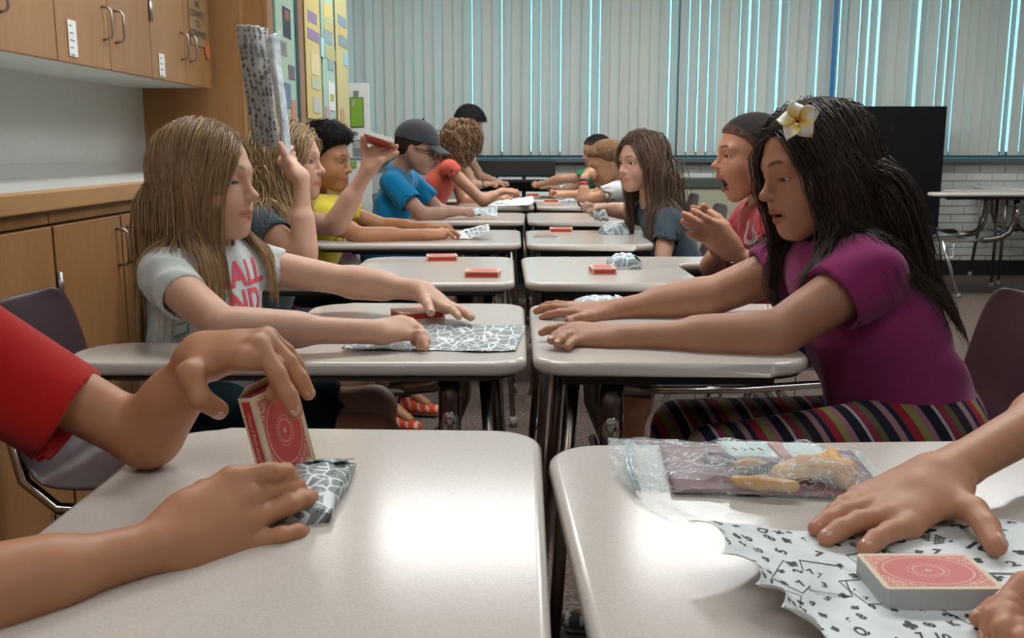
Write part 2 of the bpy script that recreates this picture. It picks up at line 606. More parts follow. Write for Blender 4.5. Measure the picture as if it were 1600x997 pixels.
# base cabinets and worktop
cz = .93
wt = empty('worktop', (-1.37, 2.0, cz), 'long pale worktop with an oak front edge on the left wall', 'worktop')
MB().box((XL, -1.0, cz - .03), (XLO - .0225, ub[4] + .08, cz)).obj('top', M['counter'], wt)
MB().box((XLO - .022, -1.0, cz - .045), (XLO + .012, ub[4] + .08, cz + .002), bev=.004).obj('edge_band', M['wood_edge'], wt)
MB().box((XL, -1.0, cz), (XL + .012, ub[4] + .08, cz + .045)).obj('back_strip', M['counter'], wt)
lb1, lb2 = ydepth(71, XLO), ydepth(180.5, XLO)
bs = [lb1 - .76, lb1 - .38, lb1, lb2, lb2 + .38]
e2 = [(lb1 - 1.54, lb1 - 1.16, lb1 - .78, 'oak base cabinet out of the photo at the near left'),
      (lb1 - .77, lb1 - .39, lb1, 'oak base cabinet at the left edge behind the red sleeve and burgundy chair back'),
      (lb1 + .003, lb2, lb2 + .38, 'oak base cabinet behind the blonde girl, steel hinge and two pulls showing'),
      (lb2 + .385, lb2 + .76, ub[4] + .075, 'oak base cabinet farthest along, hidden behind the blonde girls')]
for a, c, d, lab in e2:
    t = empty('base_cabinet', ((XL + XLO) / 2, (a + d) / 2, 0), lab, 'cabinet')
    MB().box((XL, a + .002, .08), (XLO - .0235, d - .002, cz - .032)).box((XL, a + .002, 0), (XLO - .07, d - .002, .08)).obj('body', M['wood_dark'], t)
    MB().box((XLO - .02, a + .001, cz - .075), (XLO - .008, d - .001, cz - .046)).obj('rail', M['wood'], t)
    for lo, hi, hs in ((a, c, 1), (c, d, -1)):
        dd = MB().box((XLO - .019, lo + .004, .09), (XLO, hi - .004, cz - .082), bev=.002).obj('door', M['wood'], t)
        hy = hi - .035 if hs > 0 else lo + .035
        pull(dd, XLO, hy, cz - .165)
        if hs > 0:
            MB().tube([(XLO + .003, lo + .008, .66), (XLO + .003, lo + .008, .74)], .008, 8).box((XLO, lo + .001, .665), (XLO + .003, lo + .022, .735)).obj('hinge', M['steel'], dd)

# tall cupboard with papered doors at the end of the run
ty0, ty1 = ub[4] + .09, 6.05
tc = empty('tall_cupboard', ((XL + XLO) / 2, (ty0 + ty1) / 2, 0), 'tall oak cupboard at the end of the cabinets with pinned paper displays on its doors', 'cupboard')
MB().box((XL, ty0, 0), (XLO - .02, ty1, 2.5)).obj('body', M['wood'], tc)
MB().box((XLO - .115, ty0 - .004, 0), (XLO - .10, ty0, 2.5)).obj('stile', M['wood_edge'], tc)
seams = [ydepth(p, XLO) for p in (430, 468, 507, 545)]
seams = [ty0 + .02, ydepth(470, XLO) - .03, ydepth(470, XLO) + .03, ydepth(509, XLO), ty1 - .02]
for a, d in ((seams[0], seams[1]), (seams[2], seams[3]), (seams[3] + .01, seams[4])):
    dd = MB().box((XLO - .02, a, .08), (XLO, d, 2.48), bev=.002).obj('door', M['wood'], tc)
    pull(dd, XLO, a + .06, .95)
MB().box((XLO - .02, seams[1] + .001, .08), (XLO + .002, seams[2] - .001, 2.48)).obj('gap_strip', M['black'], tc)


def display(name, pxa, pxb, z0, z1, c, label, bits, border=None):
    y0, y1 = ydepth(pxa, XLO), ydepth(pxb, XLO)
    t = empty(name, (XLO, (y0 + y1) / 2, z0), label, 'display')
    if border:
        MB().box((XLO + .001, y0, z0), (XLO + .004, y1, z1)).obj('backing', flat(border), t)
        q = (y1 - y0) * .09
    else:
        q = 0
    MB().box((XLO + .004, y0 + q * .3, z0 + .02), (XLO + .007, y1 - q, z1)).obj('sheet', flat(c), t)
    for ib, (ua, va, ubb, vb, cc) in enumerate(bits):
        MB().box((XLO + .007, y0 + (y1 - y0) * ua, va), (XLO + .0085 + ib * .0005, y0 + (y1 - y0) * ubb, vb)).obj('picture', flat(cc), t)
    return t


Zp = lambda py, px: W(px, py, ydepth(px, XLO))[2]
TE = (0.22, 0.46, 0.38)
PU = (0.30, 0.20, 0.34)
GYP = (0.26, 0.33, 0.34)
display('pinned_display', 436, 466, Zp(190, 450), 2.05, (0.42, 0.55, 0.42), 'mint paper display with a turquoise border pinned nearest on the tall cupboard',
        [(.35, Zp(58, 450), .75, Zp(10, 450), (.03, .04, .06)), (.45, Zp(30, 450), .68, Zp(14, 450), (.30, .12, .10)), (.2, Zp(88, 450), .5, Zp(66, 450), (.35, .28, .22)),
         (.25, Zp(85, 450), .38, Zp(70, 450), (.1, .25, .3)),
         (.55, Zp(122, 450), .85, Zp(100, 450), (.20, .13, .16)), (.3, Zp(168, 450), .6, Zp(130, 450), (.16, .22, .33)),
         (.6, Zp(186, 450), .85, Zp(155, 450), (.62, .25, .14)), (.15, 1.9, .6, 2.0, (.25, .42, .06))], (0.05, 0.40, 0.33))
display('pinned_display', 481, 504, Zp(192, 492), 2.05, (0.62, 0.50, 0.20), 'yellow paper display with purple strips pinned on the tall cupboard',
        [(.2, Zp(34, 490), .8, Zp(17, 490), PU), (.15, Zp(62, 490), .95, Zp(45, 490), PU), (.3, Zp(116, 490), .85, Zp(82, 490), (.68, .60, .33)),
         (.3, Zp(138, 490), .85, Zp(120, 490), (.45, .52, .35)), (.35, Zp(176, 490), .85, Zp(150, 490), (.50, .50, .42))])
display('pinned_display', 506, 526, Zp(192, 515), 2.05, (0.36, 0.50, 0.40), 'sage green paper display with pale notes pinned on the tall cupboard',
        [(.2, Zp(28, 515), .8, Zp(4, 515), (.62, .48, .15)), (.2, Zp(48, 515), .9, Zp(32, 515), (.48, .42, .18)), (.15, Zp(68, 515), .8, Zp(50, 515), GYP),
         (.2, Zp(92, 515), 1., Zp(72, 515), (.44, .40, .18)), (.4, Zp(108, 515), .8, Zp(92, 515), GYP), (.35, Zp(172, 515), .85, Zp(128, 515), (.66, .70, .66)),
         (.45, Zp(158, 515), .75, Zp(146, 515), (.45, .35, .08)), (.1, Zp(190, 515), .4, Zp(168, 515), (.50, .30, .33))], TE)
display('pinned_display', 528, 546, Zp(205, 536), 2.05, (0.52, 0.46, 0.22), 'ochre paper display with grey notes pinned farthest on the tall cupboard',
        [(.2, Zp(40, 536), .9, Zp(24, 536), (.22, .28, .36)), (.3, Zp(55, 536), .7, Zp(42, 536), (.62, .42, .16)), (.2, Zp(72, 536), .95, Zp(56, 536), (.24, .30, .30)),
         (.6, Zp(100, 536), 1., Zp(80, 536), (.30, .50, .58)), (.2, Zp(195, 536), .5, Zp(170, 536), (.48, .27, .14))])
yq = ydepth(503, XLO)
tag(MB().box((XLO + .010, yq, Zp(88, 503)), (XLO + .013, yq + .09, Zp(58, 503))).obj('paper_note', flat((.35, .62, .66))),
    'pale blue note bridging the yellow and green displays', 'note')

# white easel board by the window corner
bd = empty('easel_board', (-1.2, 6.9, 0), 'white board with green and grey sheets standing in the window corner', 'board')
bx0, bx1 = W(538, 200, 6.9)[0], W(578, 200, 6.9)[0]
bz = lambda py: W(560, py, 6.9)[2]
MB().box((bx0, 6.9, .12), (bx1, 6.93, bz(130)), bev=.004).obj('panel', M['white_lam'], bd)
for x in (bx0 + .02, bx1 - .02):
    MB().tube([(x, 6.95, .5), (x, 7.1, 0)], .01).obj('leg', M['steel'], bd)
MB().box((bx0, 6.91, 0.0), (bx0 + .03, 6.925, .13)).box((bx1 - .03, 6.91, 0.0), (bx1, 6.925, .13)).obj('foot', M['steel'], bd)
xx = lambda px: W(px, 200, 6.9)[0]
gr = MB().box((xx(549), 6.893, bz(198)), (xx(568), 6.898, bz(153))).obj('green_sheet', flat((.20, .38, .035)), bd)
MB().box((xx(548), 6.896, bz(199)), (xx(569), 6.8995, bz(152))).obj('border', M['ink'], bd)
MB().box((xx(551), 6.891, bz(166)), (xx(556), 6.893, bz(156))).obj('square', flat((.33, .40, .2)), gr)
for a, b_, c, d in ((554, 562, 150, 142), (547, 559, 211, 206), (551, 566, 243, 218), (546, 570, 249, 246)):
    MB().box((xx(a), 6.893, bz(c)), (xx(b_), 6.899, bz(d))).obj('caption', M['ink_grey'], bd)
MB().box((xx(552), 6.889, bz(232)), (xx(563), 6.893, bz(221))).obj('photo', flat((.35, .37, .36)), bd)
MB().box((xx(546), 6.893, bz(262)), (xx(556), 6.899, bz(252))).obj('caption', flat((.25, .36, .08)), bd)

# black low rack under the window
kx0, kx1 = W(728, 270, 7.3)[0], W(868, 270, 7.3)[0]
kz = W(800, 252, 7.3)[2]
rk = empty('magazine_rack', ((kx0 + kx1) / 2, 7.45, 0), 'low black rack with pale papers in its slots under the window', 'rack')
mb = MB().box((kx0, 7.55, 0), (kx1, 7.58, kz)).box((kx0, 7.3, 0), (kx0 + .02, 7.55, kz)).box((kx1 - .02, 7.3, 0), (kx1, 7.55, kz))
mb.box((kx0 + .02, 7.3, 0), (kx1 - .02, 7.55, .05)).box((kx0 + .02, 7.29, kz - .10), (kx1 - .02, 7.31, kz)).box((kx0 + .02, 7.3, .36), (kx1 - .02, 7.55, .38))
mb.obj('body', M['black'], rk)
for z in (kz - .135, kz - .26, kz - .40):
    MB().box((kx0 + .02, 7.3, z - .02), (kx1 - .02, 7.55, z)).obj('shelf', M['black'], rk)
for z, hh in ((kz - .135, .012), (kz - .26, .03)):
    for j in range(3):
        w_ = (kx1 - kx0 - .08) / 3
        x0 = kx0 + .035 + j * (w_ + .01)
        tag(MB().box((x0, 7.31, z + .0005), (x0 + w_ - .02, 7.5, z + hh), bev=.001).obj('paper_stack', M['paper']),
            'stack of white papers on the %s shelf of the black rack, %s' % ('upper' if hh < .02 else 'lower', ('left bay', 'middle bay', 'right bay')[j]), 'paper')

# beige convector cabinet below the sill
cx0, cx1 = 0.95, 2.25
cv = empty('convector', ((cx0 + cx1) / 2, 7.7, 0), 'beige convector cabinet with a dark top ledge under the window', 'heater')
zt = W(1090, 279, 7.55)[2]
MB().box((cx0, 7.56, 0), (cx1, YB - .03, zt - .07)).obj('body', M['beige'], cv)
MB().box((cx0 - .01, 7.54, zt - .07), (cx1 + .01, YB - .03, zt), bev=.004).obj('top', mat('grey green enamel', (.06, .07, .06), .5), cv)

# black rolling chalkboard
CBY = 7.45
bx0, bx1 = W(1322, 250, CBY)[0], W(1474, 250, CBY)[0]
z1 = W(1420, 166, CBY)[2]; z0 = .36
cb = empty('chalkboard', ((bx0 + bx1) / 2, CBY, 0), 'black chalkboard with faint smudges standing before the blind at right', 'chalkboard')
m = mat('chalkboard slate', (.008, .008, .011), .5, spec=.12)
nt, b = nodes(m); v = coord(nt)
n = tex_noise(nt, 7, 3, vec=v)
nt.links.new(ramp(nt, n.outputs['Fac'], [(.66, (.008, .008, .011)), (.78, (.05, .05, .055))]), b.inputs['Base Color'])
MB().box((bx0, CBY, z0), (bx1, CBY + .03, z1), bev=.004).obj('panel', m, cb)
for x in (bx0 + .05, bx1 - .05):
    MB().box((x - .015, CBY + .03, 0.04), (x + .015, CBY + .05, z1 - .1)).obj('post', M['black'], cb)
    MB().box((x - .02, CBY - .2, 0), (x + .02, CBY + .2, .04), bev=.005).obj('foot', M['black'], cb)
# ================================================================ DESKS
ZT = .69                      # desk top height


def bake(o):
    dg = bpy.context.evaluated_depsgraph_get()
    me = bpy.data.meshes.new_from_object(o.evaluated_get(dg))
    o.modifiers.clear()
    o.data = me
    return o


def desk_proto():
    t = empty('student_desk')
    out = [(.38, -.30)] + arc((.38, -.22), .08, -math.pi / 2, 0, 8) + [(.46, .06)]
    out += arc((.53, .06), .07, math.pi, math.pi / 2, 6)[1:]
    out += arc((.68, .215), .085, -math.pi / 2, math.pi / 2, 12)
    out += arc((.06, .24), .06, math.pi / 2, math.pi, 7)
    out += arc((.06, -.24), .06, math.pi, 1.5 * math.pi, 7)
    MB().prism(out, ZT - .024, ZT, bev=.0095, seg=4).obj('desktop', M['desk'], t)
    inn = [(.025 + (x - .0) * .93, y * .93 + (.012 if y > .13 else 0)) for x, y in out]
    MB().prism(inn, ZT - .032, ZT - .0245).obj('underside', M['desk_under'], t)
    MB().box((.05, -.25, ZT - .048), (.40, -.20, ZT - .032)).box((.05, .16, ZT - .048), (.62, .21, ZT - .032)).box((.08, -.2, ZT - .048), (.12, .16, ZT - .032)).obj('underframe', M['desk_under'], t)
    for s in (-1, 1):
        lg = MB().tube([(.07, s * .19, ZT - .045), (.05, s * .215, .35), (.03, s * .255, .03)], [.013, .0125, .010], 10).obj('leg', M['dark_steel'], t)
        MB().tube([(.031, s * .254, .04), (.029, s * .257, .0)], [.013, .016], 10).obj('glide', M['rubber'], lg)
        # wide bent post that carries the top, turning back to the seat
        v0 = s * .225 if s < 0 else .185
        p = MB().tube([(.135, v0, ZT - .05), (.132, v0, .60), (.135, v0 * .98, .50), (.165, v0 * .95, .425), (.22, v0 * .92, .39), (.34, v0 * .85, .375)], .020, 14).obj('post', M['dark_steel'], t)
        MB().sphere((.133, v0 + (s * .012), .555), (.0165, .012, .034), 16, 10).obj('bend_highlight', M['chrome'], p)  # chrome oval added to stand for the highlight where the post bends
        MB().tube([(.30, s * .17, .375), (.60, s * .165, .375), (.84, s * .165, .39), (.90, s * .16, .44), (.955, s * .14, .66)], .0115, 10).obj('seat_rail', M['chrome'], t)
        l2 = MB().tube([(.62, s * .165, .37), (.50, s * .20, .02)], .0115, 10).obj('leg', M['chrome'], t)
        l3 = MB().tube([(.70, s * .165, .37), (.96, s * .215, .02)], .0115, 10).obj('leg', M['chrome'], t)
        for q, l in (((.496, s * .202), l2), ((.966, s * .217), l3)):
            MB().tube([(q[0], q[1], .028), (q[0], q[1], 0)], [.013, .016], 10).obj('glide', M['rubber'], l)
    mb = MB()
    for k in range(7):
        u = .56 + k * .045
        mb.tube([(u, -.165, .262), (u, .165, .262)], .0028, 6)
    for s in (-1, 1):
        mb.tube([(.54, s * .165, .37), (.54, s * .165, .262), (.85, s * .165, .262), (.85, s * .165, .38)], .004, 6)
    mb.obj('book_rack', M['chrome'], t)
    MB().tube([(.135, -.2, .42), (.135, .17, .42)], .009, 8).obj('crossbar', M['chrome'], t)
    # one-piece moulded shell: seat and back
    prof = [(.515, .405, .165), (.535, .432, .185), (.60, .437, .195), (.70, .424, .20), (.80, .418, .20), (.86, .425, .195),
            (.90, .465, .185), (.925, .53, .185), (.945, .60, .19), (.962, .68, .185), (.975, .735, .17), (.979, .752, .13)]
    n = 12
    V, Q = [], []
    for (u, z, w) in prof:
        for k in range(n + 1):
            a = k / n * 2 - 1
            dz = .018 * a * a if u < .88 else 0
            du = -.022 * a * a if u >= .88 else 0
            V.append((u + du, a * w, z + dz))
    for i in range(len(prof) - 1):
        for k in range(n):
            a = i * (n + 1) + k
            Q.append((a, a + 1, a + n + 2, a + n + 1))
    o = from_arrays('seat_shell', V, Q, M['maroon_seat'], t)
    md = o.modifiers.new('s', 'SOLIDIFY'); md.thickness = .007; md.offset = 0
    md = o.modifiers.new('b', 'SUBSURF'); md.levels = 1; md.render_levels = 1
    bake(o)
    return t


ROWS = [  # front x, centre y, turn (deg), side, label
    (.020, .835, 0.0, 'L', 'near left desk under the hands of the child in red sleeves and open card box'),
    (.040, .775, 3.0, 'R', 'near right desk with the zip bag, printed paper and card deck on it'),
    (.002, 1.80, 0.5, 'L', 'left desk in the second pair, with the blonde girl in white reaching over it'),
    (.012, 1.80, 0.5, 'R', 'right desk in the second pair, under the forearms of the girl in magenta'),
    (-.030, 2.72, 1.0, 'L', 'left desk in the third pair with two red card boxes on it'),
    (-.005, 2.72, 1.5, 'R', 'right desk in the third pair, with card box and pouch, before the clapping boy'),
    (-.015, 3.72, 0.6, 'L', 'left desk in the fourth pair, before the boy in the yellow shirt'),
    (.005, 3.70, 0.5, 'R', 'right desk in the fourth pair, before the girl with the green earring'),
    (.000, 4.78, -0.5, 'L', 'left desk in the fifth pair, before the boy in the grey cap'),
    (.012, 4.78, 0.5, 'R', 'right desk in the fifth pair, mostly bare, a hand with grey paper over its end'),
    (.055, 5.88, 0.0, 'L', 'left desk in the sixth pair, before the girl in the coral shirt'),
    (.070, 5.88, 0.0, 'R', 'right desk in the sixth pair with a red box and pouch, before the blond boy'),
    (-.02, 6.62, 0.0, 'L', 'left desk in the farthest pair, before the dark-haired boy by the rack'),
    (.0, 6.62, 0.0, 'R', 'right desk in the farthest pair, before the boy in the green shirt'),
]
proto = desk_proto()
desks = []
for i, (x, y, a, sd, lab) in enumerate(ROWS):
    o = proto if i == 0 else copy_tree(proto)
    o.location = (x, y, 0)
    o.rotation_euler = (0, 0, math.radians(a + (180 if sd == 'L' else 0)))
    tag(o, lab, 'desk', 'student desks in the double row')
    desks.append(o)
for x, y, a, lab in ((3.50, 6.85, 182, 'spare desk standing by the brick wall at the right edge, its seat to the left'),
                     (3.55, 7.48, -2, 'spare desk at the right edge, partly behind the other spare desk')):
    o = copy_tree(proto)
    o.location = (x, y, 0); o.rotation_euler = (0, 0, math.radians(a))
    o.scale = (1, 1, 1.055)
    tag(o, lab, 'desk', 'spare desks by the wall')
# ================================================================ FIGURE TOOLS: smooth bodies from distance fields
A3 = lambda p: np.asarray(p, dtype=np.float64)


def nrm(v):
    v = A3(v)
    return v / max(np.linalg.norm(v), 1e-9)


def cap(a, b, ra, rb, k=.012, flat=None, fs=1.0, op='u', clip=None):
    a, b = A3(a), A3(b)
    r = max(ra, rb)
    return dict(t='c', a=a, b=b, ra=ra, rb=rb, k=k, flat=None if flat is None else nrm(flat), fs=fs, op=op,
                lo=np.minimum(a, b) - r, hi=np.maximum(a, b) + r, clip=clip)


def ell(c, r, k=.012, R=None, op='u'):
    c, r = A3(c), A3(r)
    m = r.max() if R is not None else r
    return dict(t='e', c=c, r=r, k=k, R=np.eye(3) if R is None else R, op=op, lo=c - m, hi=c + m, clip=None)


def prim_d(o, p):
    if o['t'] == 'c':
        ab = o['b'] - o['a']
        L = ab @ ab
        q = p - o['a']
        t = np.clip((q @ ab) / max(L, 1e-12), 0, 1)
        v = q - t[:, None] * ab
        if o['flat'] is not None:
            n = o['flat']; fs = o['fs']
            v = v + ((1 / fs - 1) * (v @ n))[:, None] * n
        ln = np.sqrt((v * v).sum(1))
        d = ln - (o['ra'] + (o['rb'] - o['ra']) * t)
        if o['flat'] is not None: d = d * (0.5 + 0.5 * o['fs'])
    else:
        q = (p - o['c']) @ o['R']
        u = q / o['r']
        k0 = np.sqrt((u * u).sum(1))
        u2 = u / o['r']
        k1 = np.sqrt((u2 * u2).sum(1))
        d = k0 * (k0 - 1) / np.maximum(k1, 1e-6)
    if o['clip'] is not None:
        c, n = o['clip']
        d = np.maximum(d, (p - c) @ n)
    return d


def field(ops, p, m=None):
    d = np.full(len(p), 0.5)
    for o in ops:
        if callable(o):
            d = o(p, d); continue
        k = o['k']
        if m is not None:
            mm = m + k
            i = np.flatnonzero(((p > o['lo'] - mm) & (p < o['hi'] + mm)).all(1))
            if len(i) == 0: continue
            q = prim_d(o, p[i]); dd = d[i]
        else:
            i = slice(None); q = prim_d(o, p); dd = d
        if o['op'] == 'u':
            h = np.maximum(k - np.abs(dd - q), 0) / k
            d[i] = np.minimum(dd, q) - h * h * k * .25
        elif o['op'] == 's':
            q = -q
            h = np.maximum(k - np.abs(dd - q), 0) / k
            d[i] = np.maximum(dd, q) + h * h * k * .25
    return d


def surface(ops, h, pad=0.02):
    """surface nets over narrow-band blocks"""
    pr = [o for o in ops if not callable(o) and o['op'] == 'u']
    lo = np.min([o['lo'] for o in pr], 0) - pad
    hi = np.max([o['hi'] for o in pr], 0) + pad
    B = 8
    nb = np.ceil((hi - lo) / (h * B)).astype(int)
    bi = np.stack(np.meshgrid(*[np.arange(n) for n in nb], indexing='ij'), -1).reshape(-1, 3)
    ctr = lo + (bi + .5) * (B * h)
    d = field(ops, ctr, m=B * h * 1.6)
    bi = bi[np.abs(d) < B * h * 1.05 + .006]
    N = (nb * B).astype(np.int64)
    off = np.stack(np.meshgrid(*[np.arange(B + 1)] * 3, indexing='ij'), -1)
    KEY, POS, EDG = [], [], []
    key = lambda c: (c[..., 0] * (N[1] + 2) + c[..., 1]) * (N[2] + 2) + c[..., 2]
    for s in range(0, len(bi), 1500):
        b = bi[s:s + 1500]
        g = b[:, None, None, None, :] * B + off
        P = (lo + g * h).reshape(-1, 3)
        D = field(ops, P, m=.02).reshape(len(b), B + 1, B + 1, B + 1)
        S = D < 0
        c8 = [S[:, i:i + B, j:j + B, k:k + B] for i in (0, 1) for j in (0, 1) for k in (0, 1)]
        allin = np.logical_and.reduce(c8); anyin = np.logical_or.reduce(c8)
        act = np.argwhere(anyin & ~allin)
        if len(act) == 0: continue
        n, ii, jj, kk = act.T
        dv = {(i, j, k): D[n, ii + i, jj + j, kk + k] for i in (0, 1) for j in (0, 1) for k in (0, 1)}
        acc = np.zeros((len(act), 3)); cnt = np.zeros(len(act))
        for ax in range(3):
            for u in (0, 1):
                for v in (0, 1):
                    a = [u, v]; a.insert(ax, 0); c = [u, v]; c.insert(ax, 1)
                    da, dc = dv[tuple(a)], dv[tuple(c)]
                    x = (da < 0) != (dc < 0)
                    t = np.where(x, da / np.where(x, da - dc, 1), 0)
                    pt = np.tile(np.array(a, float), (len(act), 1)); pt[:, ax] = t
                    acc += pt * x[:, None]; cnt += x
        base = b[n] * B + np.stack([ii, jj, kk], 1)
        POS.append(lo + (base + acc / cnt[:, None]) * h)
        KEY.append(key(base))
        for ax in range(3):
            sl0 = [slice(0, B)] * 3; sl1 = [slice(0, B)] * 3; sl1[ax] = slice(1, B + 1)
            a = S[(slice(None), *sl0)]; c = S[(slice(None), *sl1)]
            e = np.argwhere(a != c)
            if len(e) == 0: continue
            pb = b[e[:, 0]] * B + e[:, 1:]
            EDG.append((ax, pb, a[tuple(e.T)]))
    if not KEY: raise RuntimeError('empty surface')
    KEY = np.concatenate(KEY); POS = np.concatenate(POS)
    od = np.argsort(KEY); KS = KEY[od]
    Q = []
    for ax, pb, ins in EDG:
        b1, b2 = (ax + 1) % 3, (ax + 2) % 3
        q = []
        for o1, o2 in ((-1, -1), (0, -1), (0, 0), (-1, 0)):
            c = pb.copy(); c[:, b1] += o1; c[:, b2] += o2
            kk = key(c)
            ix = np.clip(np.searchsorted(KS, kk), 0, len(KS) - 1)
            q.append(np.where(KS[ix] == kk, od[ix], -1))
        q = np.stack(q, 1)
        ok = (q >= 0).all(1)
        q = q[ok]; ins = ins[ok]
        q[~ins] = q[~ins][:, ::-1]
        Q.append(q)
    return POS, np.concatenate(Q)


def relax(V, Q, n=1, w=.5):
    for _ in range(n):
        S = np.zeros_like(V); c = np.zeros(len(V))
        for a, b in ((0, 1), (1, 2), (2, 3), (3, 0)):
            np.add.at(S, Q[:, a], V[Q[:, b]]); np.add.at(c, Q[:, a], 1)
            np.add.at(S, Q[:, b], V[Q[:, a]]); np.add.at(c, Q[:, b], 1)
        V = V * (1 - w) + S / np.maximum(c, 1)[:, None] * w
    return V


# ---------------------------------------------------------------- materials for figures
def attr_mat(name, rough=.5, sss=0.0, bmp=0.0, bs=300, spec=.4, sheen=0.0, var=0.06, bd=.001):
    m = mat(name, (.5, .5, .5), rough, spec=spec)
    nt, b = nodes(m)
    at = nt.nodes.new('ShaderNodeAttribute'); at.attribute_name = 'Col'
    n = tex_noise(nt, 35, 3, vec=coord(nt))
    mxn = nt.nodes.new('ShaderNodeMix'); mxn.data_type = 'RGBA'; mxn.blend_type = 'MULTIPLY'
    mxn.inputs['Factor'].default_value = 1.0
    nt.links.new(at.outputs['Color'], mxn.inputs['A'])
    nt.links.new(ramp(nt, n.outputs['Fac'], [(.3, (1 - var, 1 - var * 1.3, 1 - var * 1.3)), (.7, (1 + var * .3,) * 3)]), mxn.inputs['B'])
    nt.links.new(mxn.outputs['Result'], b.inputs['Base Color'])
    if sss:
        b.inputs['Subsurface Weight'].default_value = sss
        b.inputs['Subsurface Radius'].default_value = (.010, .004, .002)
        b.inputs['Subsurface Scale'].default_value = 1.0
    if sheen: b.inputs['Sheen Weight'].default_value = sheen
    if bmp:
        n2 = tex_noise(nt, bs, 2, vec=coord(nt))
        bump(nt, b, n2.outputs['Fac'], bmp, bd)
    return m


M['skin'] = attr_mat('skin', .47, .12, .12, 700, .35, bd=.0006)
M['cloth'] = attr_mat('knit fabric', .9, 0, .25, 900, .15, .15, .05)
M['hair'] = attr_mat('hair', .38, 0, 0, spec=.45, var=.15)
M['hair_matte'] = attr_mat('close hair', .75, 0, .3, 900, .12, 0, .2)
M['denim'] = attr_mat('denim', .9, 0, .4, 1200, .1)
M['eye_white'] = mat('eye white', (.62, .58, .55), .12)
M['tooth'] = mat('teeth', (.72, .68, .58), .25)
M['nail'] = mat('nail', (.6, .38, .32), .25)


def eye_mat(iris):
    m = mat('eye', (.6, .57, .54), .08)
    nt, b = nodes(m)
    g = nt.nodes.new('ShaderNodeTexCoord')
    sp = nt.nodes.new('ShaderNodeSeparateXYZ'); nt.links.new(g.outputs['Object'], sp.inputs[0])
    nt.links.new(ramp(nt, sp.outputs['X'], [(0.0, (.60, .56, .53)), (.855, (.60, .55, .52)), (.87, tuple(c * .4 for c in iris)), (.89, iris), (.955, iris), (.965, (.005, .005, .005))]), b.inputs['Base Color'])
    return m


EYES = {'brown': eye_mat((.045, .02, .01)), 'blue': eye_mat((.08, .14, .2))}


def frameR(f, up=(0, 0, 1)):
    f = nrm(f); l = nrm(np.cross(up, f)); u = np.cross(f, l)
    return np.stack([f, l, u], 1)


# ---------------------------------------------------------------- head
class Head:
    def __init__(s, o, f, up=(0, 0, 1), sc=1.0):
        s.o = A3(o); s.s = sc
        f = nrm(f); l = nrm(np.cross(up, f)); u = np.cross(f, l)
        s.R = np.stack([f, l, u], 1)

    def w(s, p): return s.o + s.R @ (A3(p) * s.s)

    def loc(s, P): return ((P - s.o) @ s.R) / s.s


def jaw(p, m):
    a = math.radians(19) * m
    x, y, z = p
    x0, z0 = -.005, -.028
    dx, dz = x - x0, z - z0
    return (x0 + dx * math.cos(a) + dz * math.sin(a), y, z0 - dx * math.sin(a) + dz * math.cos(a))


def head_ops(H, mouth=0.0, eyeopen=1.0, look=0.0, chub=1.0, smile=0.0):
    s = H.s
    C = lambda a, b, ra, rb, k, op='u': cap(H.w(a), H.w(b), ra * s, rb * s, k * s, op=op)
    E = lambda c, r, k, op='u': ell(H.w(c), A3(r) * s, k * s, H.R, op=op)
    J = lambda *p: jaw(p, mouth)
    o = [E((-.012, 0, .030), (.090, .0725, .079), .01),
         E((-.030, 0, -.005), (.062, .062, .060), .03),
         E((.026, 0, -.026), (.053, .055 * chub, .070), .03)]
    for q in (-1, 1):
        o += [C((-.002, q * .050 * chub, -.040), J(.046, q * .020, -.083), .018, .016, .03),
              E((.044, q * .033 * chub, -.034), (.027, .024, .027), .025),
              C((.072, q * .012, .019), (.063, q * .040, .019), .0065, .006, .022)]
    o += [C(J(.064, -.007, -.087), J(.064, .007, -.087), .0165, .0165, .02),
          E((.060, 0, -.048), (.0265, .028, .020), .018),
          E(J(.058, 0, -.066), (.024, .024, .018), .018)]
    for q in (-1, 1):
        o.append(E((.089, q * .0315, .001), (.0155, .019, .0115), .012, 's'))
    # nose
    o += [C((.075, 0, .006), (.093, 0, -.022), .0055, .0070, .012), E((.0950, 0, -.0265), (.0095, .0088, .0080), .007)]
    for q in (-1, 1):
        o += [E((.0865, q * .0088, -.0300), (.0080, .0052, .0056), .005),
              E((.0925, q * .0052, -.0355), (.0042, .0024, .0030), .002, 's')]
    # lids
    for q in (-1, 1):
        e = (.0605, q * .0315, 0.0)
        o.append(E(e, (.0146, .0152, .0142), .005))
        cz = -.0008 - .004 * (1 - eyeopen)
        o.append(E((.0605 + .0125, q * .0325, cz), (.0095, .0124, .0064 * max(eyeopen, .22)), .0022, 's'))
    # mouth
    if mouth > .15:
        a = A3(J(.075, 0, -.066)); b_ = A3((.075, 0, -.0545)); c = (a + b_) / 2
        hh = np.linalg.norm(a - b_) / 2 + .002
        o.append(E((.080, 0, c[2]), (.030, .0185, hh), .004, 's'))
    w_ = .0205 + .003 * smile
    up_z = .003 * smile
    for q in (-1, 1):
        o += [C((.0872, 0, -.0535), (.0780, q * w_, -.0580 + up_z), .0048, .0022, .0028),
              C(J(.0855, 0, -.0640), J(.0770, q * w_ * .92, -.0592 + up_z), .0053, .0024, .0028)]
    if mouth <= .15:
        o += [C((.0955, 0, -.0585), (.0805, q * w_ * 1.06, -.0588 + up_z), .0014, .0012, .0022, 's') for q in (-1, 1)]
    # ears
    for q in (-1, 1):
        o += [E((-.010, q * .0745, -.010), (.0155, .0070, .0270), .005), E((-.006, q * .0835, -.006), (.0090, .0055, .0160), .004, 's'), C((.004, q * .073, -.010), (.002, q * .072, -.004), .0035, .003, .003)]
    return o


